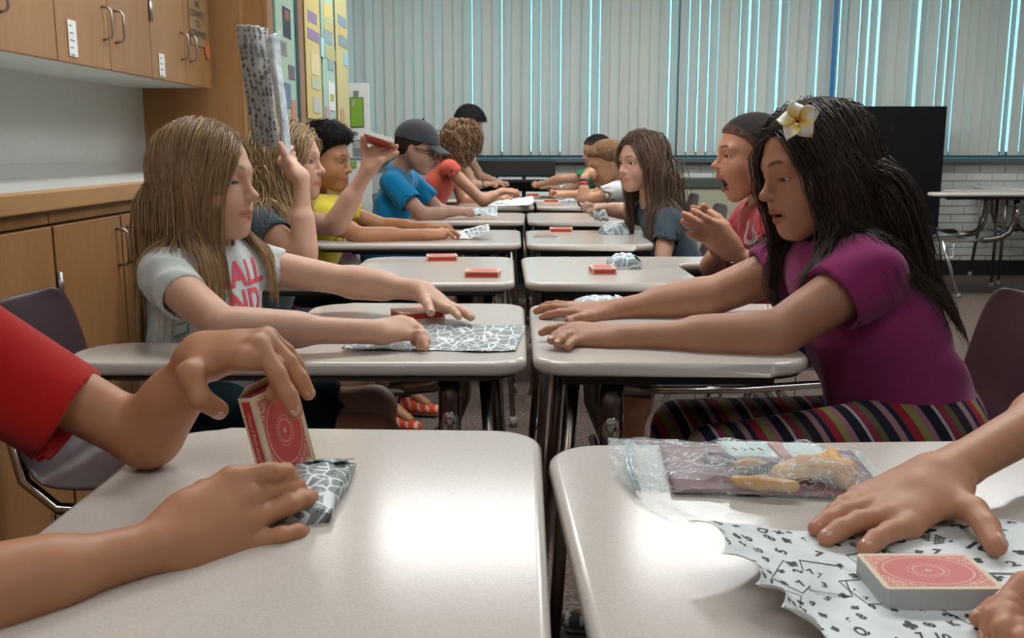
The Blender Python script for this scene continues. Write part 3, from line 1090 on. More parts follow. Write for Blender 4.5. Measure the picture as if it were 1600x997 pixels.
def segd(P, a, b):
    a, b = A3(a), A3(b); ab = b - a
    t = np.clip(((P - a) @ ab) / (ab @ ab), 0, 1)
    return np.linalg.norm(P - a - t[:, None] * ab, axis=1)


def hairline(L, style='long'):
    """>0 inside the hair region, in head-local units"""
    x, y, z = L[:, 0], np.abs(L[:, 1]), L[:, 2]
    xs = [-.12, -.06, -.035, -.018, .0, .015, .035, .055, .075, .12]
    if style == 'long':
        zs = [-.062, -.055, -.045, -.012, .010, .022, .038, .058, .072, .08]
    elif style == 'buzz':
        zs = [-.058, -.052, -.040, .006, .012, .022, .044, .056, .062, .08]
    else:
        zs = [-.058, -.052, -.040, .000, .006, .015, .040, .056, .066, .08]
    return z - np.interp(x, xs, zs)


def head_color(H, V, skin, haircol, brow, style, mouth=0.0, lips=None, blush=.12, smile=0.0, eyeopen=1.0, scalp=True):
    L = H.loc(V)
    col = np.tile(A3(skin), (len(V), 1))
    near = (np.abs(L[:, 0]) < .13) & (np.abs(L[:, 1]) < .09) & (L[:, 2] > -.11) & (L[:, 2] < .12)
    for q in (-1, 1):
        g = np.exp(-(((L - A3((.060, q * .038, -.028))) ** 2).sum(1)) / (2 * .016 ** 2)) * blush
        col = col * (1 - g[:, None]) + A3((skin[0] * 1.02, skin[1] * .72, skin[2] * .72)) * g[:, None]
    g = np.exp(-(((L - A3((.098, 0, -.028))) ** 2).sum(1)) / (2 * .008 ** 2)) * blush * 1.2
    col = col * (1 - g[:, None]) + A3((skin[0] * 1.0, skin[1] * .75, skin[2] * .75)) * g[:, None]
    lipc = A3(lips) if lips is not None else A3((skin[0] * .86, skin[1] * .56, skin[2] * .56))
    J = lambda *p: jaw(p, mouth)
    w_ = .0205 + .003 * smile; uz = .003 * smile
    for q in (-1, 1):
        for a, b, r in (((.0892, 0, -.0535), (.0785, q * w_, -.0580 + uz), .0062), (J(.0875, 0, -.0640), J(.0775, q * w_ * .92, -.0592 + uz), .0068)):
            g = np.clip((r - segd(L, a, b)) / .0012, 0, 1)
            g *= (L[:, 0] > .070)
            col = col * (1 - g[:, None]) + lipc * g[:, None]
        if mouth <= .15:
            g = np.clip((.0016 - segd(L, (.0925, 0, -.0585), (.0795, q * w_ * 1.02, -.0588 + uz))) / .001, 0, 1)
            col = col * (1 - g[:, None] * .6) + lipc * .4 * g[:, None] * .6
        # brows
        d = np.minimum(segd(L, (.083, q * .014, .0235), (.078, q * .031, .0275)), segd(L, (.078, q * .031, .0275), (.064, q * .046, .0215)))
        g = np.clip((.0046 - d) / .0022, 0, 1) * .8
        col = col * (1 - g[:, None]) + A3(brow) * g[:, None]
        # lash line round the opening
        cz = -.0008 - .004 * (1 - eyeopen)
        e = (L - A3((.073, q * .0325, cz))) / A3((.02, .0136, .0074 * max(eyeopen, .22)))
        r = np.sqrt(e[:, 1] ** 2 + e[:, 2] ** 2)
        g = np.clip(1 - np.abs(r - 1.0) / .22, 0, 1) * (L[:, 0] > .062) * np.where(e[:, 2] > -.15, 1, .25)
        col = col * (1 - .85 * g[:, None]) + A3((.02, .012, .01)) * .85 * g[:, None]
    if mouth > .15:
        m_ = (L[:, 0] < .0775) & (L[:, 0] > .03) & (np.abs(L[:, 1]) < .0195) & (L[:, 2] < -.054) & (L[:, 2] > jaw((.075, 0, -.066), mouth)[2] - .001)
        col[m_] = (.16, .03, .03)
    if scalp:
        g = np.clip(hairline(L, style) / .006, 0, 1) * near * (np.abs(L[:, 1]) < .0735 + .01 * (L[:, 2] > .01)) * .95
        col = col * (1 - g[:, None]) + A3(haircol) * .6 * g[:, None]
    return col


# ---------------------------------------------------------------- hands and arms
def arc_chain(B, Tp, L, up, fr=(0, .46, .76, 1)):
    B, Tp = A3(B), A3(Tp)
    d = np.linalg.norm(Tp - B)
    if d > L * .985:
        Tp = B + (Tp - B) / d * L * .985; d = L * .985
    r = d / L
    lo, hi = 1e-3, math.pi * .95
    for _ in range(40):
        m = (lo + hi) / 2
        if math.sin(m) / m > r: lo = m
        else: hi = m
    th = lo; R = L / (2 * th)
    e = nrm(Tp - B); u = A3(up) - (A3(up) @ e) * e
    u = nrm(u)
    out = []
    for f in fr:
        a = -th + 2 * th * f
        out.append(B + e * (R * math.sin(a) + d / 2) + u * (R * (math.cos(a) - math.cos(th))))
    return out


def hand_ops(wr, kn, dorsal, thumbdir, tips, thumb, sc=1.0, width=.060, nails=None, k_web=.007, fr=1.0):
    wr, kn = A3(wr), A3(kn)
    d = nrm(kn - wr)
    D = A3(dorsal) - (A3(dorsal) @ d) * d; D = nrm(D)
    S = np.cross(d, D)
    if S @ A3(thumbdir) < 0: S = -S
    w = width * sc
    ops = []
    K = [kn + S * w * f + d * o * sc + D * h * sc for f, o, h in ((.40, -.002, -.001), (.135, .004, .002), (-.135, .001, .001), (-.39, -.008, -.003))]
    for i, kk in enumerate(K):
        base = wr + S * w * (.25, .10, -.08, -.24)[i] + D * -.001
        ops.append(cap(base, kk - d * .004 * sc, .0125 * sc, (.0108, .0110, .0104, .0094)[i] * sc, .012 * sc, flat=D, fs=.9))
    ops.append(cap(wr, wr + d * .03 * sc, .018 * sc, .019 * sc, .014 * sc, flat=D, fs=.72))
    # thenar
    cm = wr + d * .014 * sc + S * w * .27 - D * .005 * sc
    Lf = [.062, .069, .064, .050]
    Rf = [.0082, .0085, .0080, .0070]
    fing = []
    for i in range(4):
        tp = tips[i]
        if tp is None: continue
        ch = arc_chain(K[i], tp, Lf[i] * sc, D * 1.0 + d * .15)
        r0 = Rf[i] * sc * fr
        rr = [r0 * 1.12, r0, r0 * .92, r0 * .76]
        f = []
        for j in range(3):
            f.append((ch[j], ch[j + 1], rr[j], rr[j + 1]))
        fing.append(f)
        if nails is not None:
            e = nrm(ch[3] - ch[2]); nn = nrm(D - (D @ e) * e)
            nails.append((ch[3] - e * .002 * sc, e, nn, r0 * .76))
    if thumb is not None:
        ch = arc_chain(cm, thumb, .086 * sc, D * .5 + S * .7, fr=(0, .42, .72, 1))
        rr = [.0122 * sc, .0105 * sc, .0098 * sc, .0082 * sc]
        f = [(ch[j], ch[j + 1], rr[j], rr[j + 1]) for j in range(3)]
        ops.append(cap(*f[0], .016 * sc))
        ops.append(cap(cm, kn + S * w * .22 - D * .004, .011 * sc, .008 * sc, .012 * sc))
        fing.append(f[1:])
        if nails is not None:
            e = nrm(ch[3] - ch[2]); nn = nrm(D * .6 + S - ((D * .6 + S) @ e) * e)
            nails.append((ch[3] - e * .002 * sc, e, nn, .0082 * sc))

    def fingers(p, dd):
        # each finger is its own chain, joined to the palm but not to its neighbours
        lo = kn - .16; hi = kn + .16
        i = np.flatnonzero(((p > lo) & (p < hi)).all(1))
        if len(i) == 0: return dd
        q = p[i]; base = dd[i]; out = base.copy()
        for f in fing:
            fd = None
            for a, b, ra, rb in f:
                x = prim_d(cap(a, b, ra, rb), q)
                if fd is None: fd = x
                else:
                    k = .0035
                    h = np.maximum(k - np.abs(fd - x), 0) / k
                    fd = np.minimum(fd, x) - h * h * k * .25
            k = k_web * sc
            h = np.maximum(k - np.abs(base - fd), 0) / k
            m = np.minimum(base, fd) - h * h * k * .25
            out = np.minimum(out, m)
        dd[i] = np.minimum(base, out)
        return dd
    # keep bounds: invisible tiny markers at the finger tips
    for f in fing:
        ops.append(cap(f[-1][0], f[-1][1], f[-1][2] * .6, f[-1][3] * .6, .001))
    ops.append(fingers)
    return ops


def arm_ops(sh, el, wr, sc=1.0, fat=1.0, dorsal=(0, 0, 1)):
    sh, el, wr = A3(sh), A3(el), A3(wr)
    m1 = el + (wr - el) * .12; m2 = el + (wr - el) * .45
    return [cap(sh, el, .038 * sc * fat, .0305 * sc * fat, .01),
            cap(el, wr, .0300 * sc * fat, .0200 * sc, .012 * sc),
            cap(m1, m2, .0325 * sc * fat, .0285 * sc * fat, .02 * sc),
            cap(el + (wr - el) * .9, wr, .0205 * sc, .0195 * sc, .01, flat=dorsal, fs=.85)]


# ---------------------------------------------------------------- hair
def strand_mesh(P, r0, col, name, parent, m=None, taper=.25, sides=3, flatness=1.0):
    if P.shape[1] > 12: P = P[:, np.linspace(0, P.shape[1] - 1, 12).round().astype(int)]
    N, S, _ = P.shape
    Tn = np.gradient(P, axis=1)
    Tn /= np.maximum(np.linalg.norm(Tn, axis=2, keepdims=True), 1e-9)
    ref = RNG.normal(size=(N, 1, 3))
    U = np.cross(Tn, np.broadcast_to(ref, Tn.shape)); U /= np.maximum(np.linalg.norm(U, axis=2, keepdims=True), 1e-9)
    Vv = np.cross(Tn, U)
    t = np.linspace(0, 1, S)
    pr = np.minimum(1, .55 + t * 4) * (1 - (1 - taper) * t ** 2.2)
    r = (r0 * RNG.uniform(.6, 1.25, (N, 1)) * pr)[..., None]
    rings = [P + r * (U * math.cos(2 * math.pi * k / sides) + Vv * math.sin(2 * math.pi * k / sides)) for k in range(sides)]
    V = np.stack(rings, 2).reshape(-1, 3)
    idx = np.arange(N * S * sides).reshape(N, S, sides)
    q = []
    for k in range(sides):
        k2 = (k + 1) % sides
        q.append(np.stack([idx[:, :-1, k], idx[:, :-1, k2], idx[:, 1:, k2], idx[:, 1:, k]], -1).reshape(-1, 4))
    Q = np.concatenate(q)
    c = np.repeat(col, S * sides, axis=0)
    tt = np.tile(np.repeat(t, sides), N)[:, None]
    c = c * (1 + .12 * tt)
    o = from_arrays(name, V, Q, m or M['hair'], parent, True, c)
    return o


def scalp_points(H, n, style, thick=.003):
    v = RNG.normal(size=(n * 4, 3)); v /= np.linalg.norm(v, axis=1, keepdims=True)
    c = A3((-.012, 0, .030)); r = A3((.090, .0725, .079)) + thick
    L = c + v * r
    # lower back of the head is narrower
    m = hairline(L, style) > 0.0
    m &= ~((L[:, 0] > -.03) & (L[:, 0] < .02) & (L[:, 2] < .006))
    L = L[m][:n]; nn = (v / r)[m][:n]; nn /= np.linalg.norm(nn, axis=1, keepdims=True)
    return L, nn


def grow(H, L, nn, comb, steps, seg, coll, off, grav=.25, keep=None, wob=.08, out=.05, curl=0.0, clump=0, clk=.6, length=None, wind=(0, 0, 0), hug=1.5, pull_in=.22, tail=2.2):
    """march strands from the scalp, sliding over the figure"""
    N = len(L)
    p = H.o + (L * H.s) @ H.R.T
    n0 = nn @ H.R.T
    d0 = comb(L)
    d = d0 @ H.R.T
    d = d - (d * n0).sum(1, keepdims=True) * n0 * (1 - out)
    d += n0 * out
    d /= np.maximum(np.linalg.norm(d, axis=1, keepdims=True), 1e-9)
    P = [p.copy()]
    g = A3((0, 0, -1.0)) + A3(wind)
    sg = seg * (np.ones(N) if length is None else length)
    ops = list(coll) + (keep or [])
    for s in range(steps):
        Lp = H.loc(p)
        head_near = (np.abs(Lp) < A3((.16, .14, .16))).all(1) & (Lp[:, 2] > -.02)
        gr = np.where(head_near, grav * hug, np.where(Lp[:, 2] < .03, grav * tail, grav))[:, None]
        d = d + g * gr + RNG.normal(size=d.shape) * wob
        if head_near.any():
            rad = (Lp - A3((-.012, 0, .02))) * A3((1, 1, .6))
            rad /= np.maximum(np.linalg.norm(rad, axis=1, keepdims=True), 1e-9)
            d[head_near] -= (rad @ H.R.T)[head_near] * pull_in
        d /= np.linalg.norm(d, axis=1, keepdims=True)
        p = p + d * sg[:, None]
        v = field(ops, p, m=.05)
        bad = v < off + .002
        if bad.any():
            q = p[bad]; e = .002
            gx = np.stack([field(ops, q + e * np.eye(3)[i], m=.05) - field(ops, q - e * np.eye(3)[i], m=.05) for i in range(3)], 1)
            gx /= np.maximum(np.linalg.norm(gx, axis=1, keepdims=True), 1e-9)
            pen = np.maximum((off[bad] if hasattr(off, '__len__') else off) - v[bad], 0)
            p[bad] = q + gx * np.minimum(pen, .02)[:, None]
            dd = d[bad]; ins = (dd * gx).sum(1, keepdims=True)
            dd = dd - np.minimum(ins, 0) * gx
            d[bad] = dd / np.maximum(np.linalg.norm(dd, axis=1, keepdims=True), 1e-9)
        P.append(p.copy())
    P = np.stack(P, 1)
    S = P.shape[1]
    t = np.linspace(0, 1, S)
    if clump:
        ci = RNG.choice(N, max(1, N // clump), replace=False)
        # join each strand to the nearest clump root
        D = ((P[:, 1][:, None] - P[ci, 1][None]) ** 2).sum(-1)
        own = ci[D.argmin(1)]
        w = (clk * t ** 1.2)[None, :, None]
        P = P * (1 - w) + P[own] * w
    if curl:
        ph = RNG.uniform(0, 6.28, (N, 1)); fq = RNG.uniform(16, 24, (N, 1))
        if clump: ph = ph[own]; fq = fq[own]
        a = fq * t[None] + ph
        amp = curl * np.minimum(t * 2.5, 1)[None]
        P = P + np.stack([np.cos(a) * amp, np.sin(a) * amp, np.sin(a * .7) * amp * .5], -1)
    return P


def fold_fn(amp, freq=45.0, seed=0, lo=None, hi=None):
    r = np.random.default_rng(seed)
    ws = [(nrm(r.normal(size=3)) * freq * r.uniform(.6, 1.5), r.uniform(0, 6)) for _ in range(5)]

    def f(p, d):
        m = np.abs(d) < .05
        if not m.any(): return d
        q = p[m]
        wv = np.sin(q @ ws[0][0] * .5 + ws[0][1])
        n = np.sin(q @ ws[1][0] + ws[1][1] + 1.6 * wv)
        n2 = np.sin(q @ ws[2][0] * 1.3 + ws[2][1] + 1.3 * n)
        n3 = np.sin(q @ ws[3][0] * .5 + ws[3][1])
        dd = d.copy()
        dd[m] = d[m] + amp * (.55 * np.abs(n) + .45 * n2 * (0.5 + .5 * n3) - .3)
        return dd
    return f
# ================================================================ THINGS ON THE DESKS
CARD_RED = (.50, .065, .06)
CREAM = (.62, .50, .36)


def card_back_mat():
    """cream scrollwork on red: framed field, rosette in the middle, dense corners"""
    m = mat('card back print', CARD_RED, .45)
    nt, b = nodes(m)
    N = nt.nodes.new; Lk = nt.links.new

    def math_(op, a, c=None, v=None):
        n = N('ShaderNodeMath'); n.operation = op
        Lk(a, n.inputs[0]) if not isinstance(a, (int, float)) else setattr(n.inputs[0], 'default_value', a)
        if c is not None:
            if isinstance(c, (int, float)): n.inputs[1].default_value = c
            else: Lk(c, n.inputs[1])
        return n.outputs[0]
    tc = N('ShaderNodeTexCoord'); sp = N('ShaderNodeSeparateXYZ'); Lk(tc.outputs['Object'], sp.inputs[0])
    x, y = sp.outputs['X'], sp.outputs['Y']          # panel lies in its own xy plane: x along 63 mm, y along 88 mm
    ax, ay = math_('ABSOLUTE', x), math_('ABSOLUTE', y)
    ex, ey = math_('DIVIDE', x, .0088), math_('DIVIDE', y, .0118)
    r = math_('SQRT', math_('ADD', math_('MULTIPLY', ex, ex), math_('MULTIPLY', ey, ey)))

    def band(v, c, w):
        return math_('LESS_THAN', math_('ABSOLUTE', math_('SUBTRACT', v, c)), w)
    ring = math_('MAXIMUM', band(r, 1.0, .055), band(r, .16, .08))
    an = math_('ARCTAN2', ey, ex)
    dots = math_('MULTIPLY', band(r, 1.32, .07), math_('GREATER_THAN', math_('SINE', math_('MULTIPLY', an, 26)), .2))
    big = math_('SQRT', math_('ADD', math_('POWER', math_('DIVIDE', x, .024), 2), math_('POWER', math_('DIVIDE', y, .034), 2)))
    arcl = band(big, 1.0, .025)
    # corner scrolls
    vo = N('ShaderNodeTexVoronoi'); vo.feature = 'DISTANCE_TO_EDGE'; vo.inputs['Scale'].default_value = 330; vo.inputs['Randomness'].default_value = .9
    Lk(tc.outputs['Object'], vo.inputs['Vector'])
    v2 = N('ShaderNodeTexVoronoi'); v2.inputs['Scale'].default_value = 230
    Lk(tc.outputs['Object'], v2.inputs['Vector'])
    scroll = math_('MAXIMUM', math_('LESS_THAN', vo.outputs['Distance'], .10), math_('LESS_THAN', v2.outputs['Distance'], .22))
    corner = math_('GREATER_THAN', big, 1.12)
    total = math_('MAXIMUM', math_('MAXIMUM', ring, dots), math_('MAXIMUM', arcl, math_('MULTIPLY', scroll, corner)))
    mx = N('ShaderNodeMix'); mx.data_type = 'RGBA'
    mx.inputs['A'].default_value = (*CARD_RED, 1); mx.inputs['B'].default_value = (.66, .42, .30, 1)
    Lk(math_('MULTIPLY', total, .75), mx.inputs['Factor']); Lk(mx.outputs['Result'], b.inputs['Base Color'])
    return m


M['card_back'] = card_back_mat()
M['box_red'] = noisy('box red', (.44, .022, .022), (.50, .03, .028), 60, .4)
M['box_cream'] = noisy('box cream', (.60, .47, .33), (.66, .53, .38), 60, .5)
M['card_side'] = mat('card edges', (.42, .43, .42), .6)
nt, b = nodes(M['card_side'])
wv = nt.nodes.new('ShaderNodeTexWave'); wv.bands_direction = 'Z'; wv.inputs['Scale'].default_value = 900; wv.inputs['Distortion'].default_value = .5
nt.links.new(coord(nt), wv.inputs['Vector'])
nt.links.new(ramp(nt, wv.outputs['Fac'], [(.2, (.30, .31, .31)), (.8, (.50, .51, .50))]), b.inputs['Base Color'])


def wrap_mat(name, base, ink, line, scale=48, fine=380, edge=.045):
    """patterned wrapping paper: scattered white-edged cards filled with fine ornament"""
    m = mat(name, base, .42)
    nt, b = nodes(m)
    v = coord(nt, which='UV')
    vo = nt.nodes.new('ShaderNodeTexVoronoi'); vo.feature = 'DISTANCE_TO_EDGE'; vo.distance = 'EUCLIDEAN'; vo.inputs['Scale'].default_value = scale
    nt.links.new(v, vo.inputs['Vector'])
    f = nt.nodes.new('ShaderNodeTexVoronoi'); f.inputs['Scale'].default_value = fine
    nt.links.new(v, f.inputs['Vector'])
    c = ramp(nt, f.outputs['Distance'], [(.25, ink), (.5, base)])
    e = ramp(nt, vo.outputs['Distance'], [(0, (1, 1, 1)), (edge, (1, 1, 1)), (edge + .01, (0, 0, 0))], 'CONSTANT')
    mx = nt.nodes.new('ShaderNodeMix'); mx.data_type = 'RGBA'; mx.inputs['B'].default_value = (*line, 1)
    nt.links.new(e, mx.inputs['Factor']); nt.links.new(c, mx.inputs['A'])
    nt.links.new(mx.outputs['Result'], b.inputs['Base Color'])
    n = tex_noise(nt, 8, 3, vec=coord(nt, (1, 1, 1), 'Object', loc=(.3, 0, 0)))
    n.inputs['Scale'].default_value = 60
    bump(nt, b, n.outputs['Fac'], .5, .002)
    return m


M['wrap_grey'] = wrap_mat('patterned grey wrap', (.21, .24, .245), (.05, .058, .062), (.66, .72, .73))
M['wrap_pale'] = wrap_mat('patterned pale wrap', (.33, .42, .46), (.14, .19, .22), (.66, .74, .78), 34, 260, .05)
m = noisy('printed tissue', (.64, .69, .70), (.72, .77, .78), 25, .45, bmp=.35, bscale=55, bdist=.003)
M['tissue'] = m


def card_box(loc, rot, label, flap=False, open_top=False, text=None, group='red card boxes'):
    """tuck box, local x = 65 mm, y = 92 mm, z = 18 mm, base corner frame centred; rot = 3x3 or z angle"""
    t = empty('card_box', loc, label, 'card box', group)
    if isinstance(rot, Matrix):
        t.rotation_euler = rot.to_euler()
    else:
        t.rotation_euler = (0, 0, rot)
    w, h, d = .0325, .046, .009
    mb = MB()
    th = .0007
    mb.box((-w, -h, 0), (w, h, th)).box((-w, -h, 2 * d - th), (w, h, 2 * d)).box((-w, -h, th), (-w + th, h, 2 * d - th)).box((w - th, -h, th), (w, h, 2 * d - th))
    mb.box((-w + th, -h, th), (w - th, -h + th, 2 * d - th))
    if not open_top: mb.box((-w + th, h - th, th), (w - th, h, 2 * d - th))
    mb.obj('carton', M['box_cream'], t, False)
    for z, s in ((2 * d + .0002, 1), (-.0002, -1)):
        q = MB().box((-w + .006, -h + .006, -.0001), (w - .006, h - .006, .0001)).obj('face_panel', M['card_back'], t, False)
        q.location = (0, 0, z)
    for s in (-1, 1):
        q = MB().box((s * w - .00025, -h + .004, .0035), (s * w + .00025, h - .004, 2 * d - .0035)).obj('side_panel', M['box_red'], t, False)
        if text:
            R4 = Matrix(((0, 0, s), (s * -1, 0, 0), (0, -1, 0))).to_4x4() if False else frame4((s * (w + .0004), 0, d), (0, -1, 0), (0, 0, -s * 1.0) if s > 0 else (0, 0, 1))
            text_mesh(text, .0065, 'lettering', M['box_cream'], q, frame4((s * (w + .0004), 0, d), (0, s, 0), (0, 0, 1)))
        MB().box((-w + .004, s * h - .00025, .0035), (w - .004, s * h + .00025, 2 * d - .0035)).obj('side_panel', M['box_red'], t, False)
    for ch in t.children:
        for g in ch.children: g.matrix_parent_inverse = Matrix.Identity(4)
    if open_top:
        MB().box((-w + .001, h - .020, .0012), (w - .001, h - .004, .0016)).obj('inner_face', M['box_red'], t, False)
        o = MB().box((-w + .001, 0, 0), (w - .001, .018, .0006)).obj('lid_flap', M['box_cream'], t, False)
        o.location = (0, h, .0005); o.rotation_euler = (math.radians(50), 0, 0)
    return t


def deck(loc, rz, label, n=.0165, group='loose card decks', rot=None):
    t = empty('card_deck', loc, label, 'card deck', group)
    t.rotation_euler = (0, 0, rz) if rot is None else rot
    w, h, r = .0315, .0445, .0035
    out = arc((w - r, -h + r), r, -math.pi / 2, 0, 4) + arc((w - r, h - r), r, 0, math.pi / 2, 4) + arc((-w + r, h - r), r, math.pi / 2, math.pi, 4) + arc((-w + r, -h + r), r, math.pi, 1.5 * math.pi, 4)
    MB().prism(out, 0, n - .0006).obj('cards', M['card_side'], t, False)
    tp = MB().prism(out, n - .0006, n).obj('top_card', M['box_cream'], t, False)
    q = MB().box((-w + .0045, -h + .0045, -.0001), (w - .0045, h - .0045, .0001)).obj('back_print', M['card_back'], t, False)
    q.location = (0, 0, n + .0001)
    return t


def pouch(loc, rz, size, label, mt='wrap_grey', seed=1, group='wrapped card packs', lumpy=.35, rot=None):
    """a pack folded up in wrapping paper: soft creased pillow with a flap"""
    t = empty('wrapped_pack', loc, label, 'wrapped pack', group)
    t.rotation_euler = (0, 0, rz) if rot is None else rot
    sx, sy, sz = size
    r = np.random.default_rng(seed)
    n = 14
    bm = bmesh.new()
    bmesh.ops.create_cube(bm, size=1.0)
    bmesh.ops.subdivide_edges(bm, edges=bm.edges[:], cuts=n, use_grid_fill=True)
    ph = r.uniform(0, 6, 8)
    for v in bm.verts:
        x, y, z = v.co * 2
        k = 1 - .22 * (abs(x) ** 4 + abs(y) ** 4) * (abs(z))
        pinch = 1 - lumpy * (abs(x) ** 3)
        zz = (z * .5 + .5) * pinch * k
        cr = .06 * math.sin(5 * x + 7 * y + ph[0]) + .05 * math.sin(11 * x - 6 * y + ph[1]) + .03 * math.sin(19 * y + 9 * x + ph[2])
        v.co = (x * sx / 2 * (1 + .04 * math.sin(6 * y + ph[3])), y * sy / 2 * (1 + .04 * math.sin(5 * x + ph[4])) * (1 - .06 * abs(z)), max(0, zz * sz * (1 + cr)))
    for f in bm.faces: f.smooth = True
    uv = bm.loops.layers.uv.new('UV')
    for f in bm.faces:
        for l in f.loops:
            c = l.vert.co
            l[uv].uv = (c.x + ph[5], c.y + c.z * .8 + ph[6])
    me = bpy.data.meshes.new('paper'); bm.to_mesh(me); bm.free()
    link('paper', me, M[mt], t, False)
    # folded-over end flap
    V, Q, U = [], [], []
    for i in range(9):
        for j in range(5):
            y = (i / 8 - .5) * sy * .9; x = sx / 2 * (.55 + .5 * j / 4)
            z = sz * (.92 - .55 * (j / 4) ** 1.4) + .002 + .0015 * math.sin(i * 1.7 + ph[7])
            V.append((x, y, z))
    for i in range(8):
        for j in range(4):
            q = i * 5 + j; Q.append((q, q + 5, q + 6, q + 1))
    o = from_arrays('flap', V, Q, M[mt], t, True, keep_world=False)
    ul = o.data.uv_layers.new(name='UV')
    for l in o.data.loops: ul.data[l.index].uv = (V[l.vertex_index][0] * 1.1 + 3, V[l.vertex_index][1] + 1)
    md = o.modifiers.new('s', 'SOLIDIFY'); md.thickness = .0006
    return t


def catmull(P, u):
    n = len(P) - 1
    x = min(max(u * n, 0), n - 1e-9); i = int(x); f = x - i
    g = lambda k: P[min(max(k, 0), n)]
    a, b_, c, d = g(i - 1), g(i), g(i + 1), g(i + 2)
    return .5 * ((2 * b_) + (c - a) * f + (2 * a - 5 * b_ + 4 * c - d) * f * f + (3 * b_ - 3 * c + d - a) * f ** 3)


class Sheet:
    zig = 0.0
    face = None      # side that carries the print on an upright sheet

    def __init__(s, G, crinkle=.0008, seed=0, wrinkle_fn=None):
        s.G = [[A3_(p) for p in r] for r in G]; s.c = crinkle; s.ph = np.random.default_rng(seed).uniform(0, 6, 6)

    def at(s, u, v):
        p = catmull([catmull(r, u) for r in s.G], v)
        z = s.c * (math.sin(23 * u + 11 * v + s.ph[0]) + .7 * math.sin(41 * u - 29 * v + s.ph[1]) + .5 * abs(math.sin(17 * v + 31 * u + s.ph[2])))
        if s.zig and u < .14:
            p = p + np.array([1.0, .25, .3]) * s.zig * (1 - u / .14) * abs(math.sin(v * 11.5)) ** .7
        return p + np.array([0, 0, z])

    def nrm(s, u, v):
        e = 1e-3
        a = s.at(min(u + e, 1), v) - s.at(max(u - e, 0), v); b_ = s.at(u, min(v + e, 1)) - s.at(u, max(v - e, 0))
        n = np.cross(a, b_); n /= max(np.linalg.norm(n), 1e-12)
        return n if n[2] > 0 else -n

    def obj(s, name, mt, parent, nu, nv, size, zmin=None, th=.0003):
        V, Q, U = [], [], []
        for i in range(nu + 1):
            for j in range(nv + 1):
                p = s.at(i / nu, j / nv)
                if zmin is not None: p[2] = max(p[2], zmin)
                V.append(p); U.append((i / nu * size[0], j / nv * size[1]))
        for i in range(nu):
            for j in range(nv):
                q = i * (nv + 1) + j; Q.append((q, q + nv + 1, q + nv + 2, q + 1))
        o = from_arrays(name, V, Q, mt, parent)
        ul = o.data.uv_layers.new(name='UV')
        li = np.zeros(len(o.data.loops), np.int32); o.data.loops.foreach_get('vertex_index', li)
        ul.data.foreach_set('uv', np.array(U, np.float32)[li].ravel())
        if th > 0:
            md = o.modifiers.new('s', 'SOLIDIFY'); md.thickness = th
        return o

    def print_mesh(s, me, u0, v0, su, sv, zmin=None, lift=.0006):
        out = []
        for v in me.vertices:
            u = min(max(u0 + v.co.x / su, 0), 1); w = min(max(v0 - v.co.y / sv, 0), 1)
            p = s.at(u, w)
            if zmin is not None: p[2] = max(p[2], zmin)
            out.append(p + (s.nrm(u, w) if s.face is None else s.face) * lift)
        return out


A3_ = lambda p: np.asarray(p, dtype=np.float64)


def suit_mesh(kind, sz):
    bm = bmesh.new()

    def disc(cx, cy, r, n=12):
        bm.faces.new([bm.verts.new((cx + r * math.cos(2 * math.pi * k / n), cy + r * math.sin(2 * math.pi * k / n), 0)) for k in range(n)])

    def poly(*p): bm.faces.new([bm.verts.new((x * sz, y * sz, 0)) for x, y in p])
    if kind == 'club':
        disc(0, .25 * sz, .24 * sz); disc(-.26 * sz, -.08 * sz, .24 * sz); disc(.26 * sz, -.08 * sz, .24 * sz); poly((-.05, .1), (-.16, -.5), (.16, -.5), (.05, .1))
    elif kind == 'spade':
        disc(-.2 * sz, -.06 * sz, .22 * sz); disc(.2 * sz, -.06 * sz, .22 * sz); poly((-.40, 0.02), (.40, 0.02), (0, .55)); poly((-.04, 0), (-.15, -.5), (.15, -.5), (.04, 0))
    elif kind == 'diamond':
        poly((0, -.5), (.36, 0), (0, .5), (-.36, 0))
    elif kind == 'frame':
        for a in (((-.5, -.7), (.5, -.7), (.5, -.66), (-.5, -.66)), ((-.5, .66), (.5, .66), (.5, .7), (-.5, .7)), ((-.5, -.66), (-.47, -.66), (-.47, .66), (-.5, .66)), ((.47, -.66), (.5, -.66), (.5, .66), (.47, .66))): poly(*a)
    elif kind == 'court':
        for i in range(5):
            for j in range(6):
                if (i * 3 + j * 5) % 4 != 1:
                    x, y = (i - 2) * .17, (j - 2.5) * .2
                    poly((x - .07, y - .09), (x + .07, y - .07), (x + .06, y + .09), (x - .08, y + .07))
    me = bpy.data.meshes.new('q'); bm.to_mesh(me); bm.free(); return me


def card_marks(sh, parent, cells, su, sv, zmin=None, mt=None, name='print', lift=.0006):
    V, F = [], []
    for (u, v, kind, sz, rot) in cells:
        if kind in ('club', 'spade', 'diamond', 'frame', 'court'): me = suit_mesh(kind, sz)
        else: me = flat_text([kind], sz * 1.25, 0, .0007)
        me.transform(Matrix.Rotation(rot, 4, 'Z'))
        me.transform(Matrix.Translation((0, 0, 0)))
        vs = sh.print_mesh(me, u, v, su, sv, zmin, lift)
        o = len(V); V += vs
        F += [tuple(o + i for i in p.vertices) for p in me.polygons]
        bpy.data.meshes.remove(me)
    me = bpy.data.meshes.new(name); me.from_pydata([tuple(v) for v in V], [], F); me.update()
    return link(name, me, mt or M['ink'], parent)


